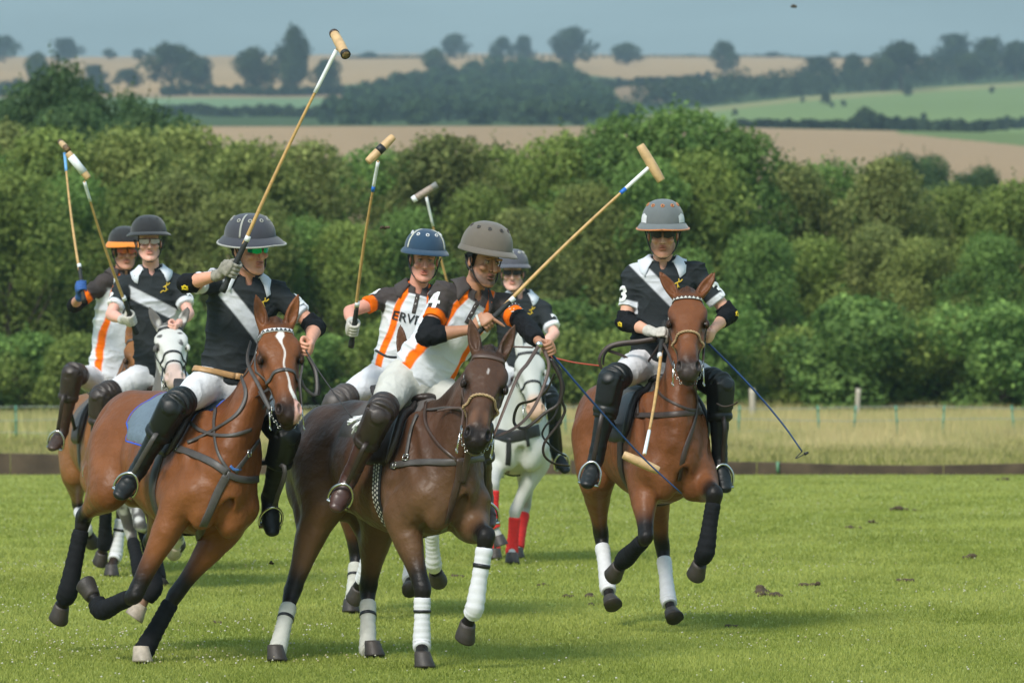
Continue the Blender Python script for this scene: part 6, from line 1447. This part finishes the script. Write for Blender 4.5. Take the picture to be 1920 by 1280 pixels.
def rein(k, px, Y0, Y1, w=.018, mat=None, name="rein", seg=None):
    m = len(px); Ys = Y0 + (Y1 - Y0) * np.linspace(0, 1, m); pts = np.array([P(x, y, Y) for (x, y), Y in zip(px, Ys)]); q = catmull(pts, seg or m * 7); T = np.gradient(q, axis=0); T /= np.linalg.norm(T, axis=1)[:, None]
    a = np.linspace(0, 1.2, len(q)); nr = A3(0, -1, 0)[None] * np.cos(a)[:, None] + np.cross(T, A3(0, -1, 0)) * np.sin(a)[:, None] * .6; nr = nr - (nr * T).sum(1)[:, None] * T; nr /= np.linalg.norm(nr, axis=1)[:, None]
    z = MB(); z.ribbon(q, nr, w, .003); return z.build(name, mat or RH[k].get('leather', m_greyl), HI[k]['body'])
def bit(k, sg): p = HI[k]['H'](.465, -.092, sg * .066); return p, pixel(p)
# leader's reins: straps from the hand, and the slack loops below it
b, bp = bit(5, 1); y5 = h5[1]
rein(5, [(1012, 645), (990, 680), (968, 712), bp], y5 - .05, b[1], .020)
rein(5, [(1021, 656), (1029, 690), (1012, 742), (990, 780), (962, 804), (930, 818), bp], y5 - .04, b[1], .018)
rein(5, [(1032, 672), (1052, 715), (1048, 755), (1022, 774), (985, 802), (964, 792), (972, 760), (1000, 750), (1024, 732), (1040, 700)], y5 - .02, y5, .018, m_dkbrown)
rein(5, [(1034, 672), (1056, 720), (1053, 748), (1059, 770), (1046, 796), (1022, 828), (1020, 852), (1038, 868), (1068, 873)], y5, y5 + .05, .016, m_dkbrown)
rein(5, [(1030, 668), (1052, 700), (1044, 770), (1022, 800), (1018, 818), (1040, 842), (1062, 855)], y5 + .02, y5 + .06, .012, m_btape)
rein(5, [(1000, 651), (960, 650), (1030, 664)][:2], y5, y5 + .1, .010)
z = MB(); z.pipe([P(1011, 646, y5 - .07), P(1011, 646, y5 - .045)], .019, n=12); z.build("rein_stop", m_metal, HI[5]['body'])
b, bp = bit(5, -1); rein(5, [bp, (868, 770), (850, 765), (820, 770)], b[1], b[1] + .5, .014)
# left front pony
b, bp = bit(3, 1); y3 = h3[1]
rein(3, [(573, 660), (590, 690), (594, 722), (590, 740), (572, 728), (562, 712), bp], y3, b[1], .020)
rein(3, [(568, 660), (566, 690), (563, 715), bp], y3, b[1], .016)
rein(3, [(576, 664), (592, 700), (598, 736), (586, 738)], y3 + .02, y3 + .04, .022, m_btape)
b, bp = bit(3, -1); rein(3, [bp, (484, 720), (468, 690), (464, 668), (470, 640)], b[1] - .02, b[1] + .45, .020); rein(3, [(bp[0] + 2, bp[1] + 6), (488, 738), (472, 712), (463, 690)], b[1] - .02, b[1] + .45, .014)
# lone pony
h7r = hand(7, 'r'); yr = h7r[1]
rein(7, [(1232, 634), (1200, 639), (1160, 643), (1137, 652), (1124, 672), (1128, 692)], yr, yr + .05, .024); rein(7, [(1232, 638), (1190, 644), (1150, 650), (1134, 664), (1131, 684)], yr + .02, yr + .07, .018)
rein(7, [(1141, 657), (1170, 668), (1190, 684), (1203, 690)], yr + .05, yr + .1, .018)
b, bp = bit(7, -1); rein(7, [(1240, 640), (1250, 655), bp], yr, b[1], .016); rein(7, [(1238, 644), (1222, 668), (1206, 690)], yr, yr + .2, .016)
b, bp = bit(7, 1); rein(7, [(1322, 632), (1320, 650), bp], h7[1], b[1], .016); rein(7, [(1343, 756), (1358, 762), (1376, 758), (1383, 753)], 33.35, 33.3, .010)
# ponies behind
for k, a, pl in ((2, 'l', 1), (2, 'r', -1), (6, 'l', 1), (1, 'l', 1), (4, 'l', 1)):
    b, bp = bit(k, pl); hp = hand(k, 'l'); hx = pixel(hp); rein(k, [hx, ((hx[0] + bp[0]) / 2 + 6 * pl, (hx[1] + bp[1]) / 2 + 10), bp], hp[1], b[1], .016)
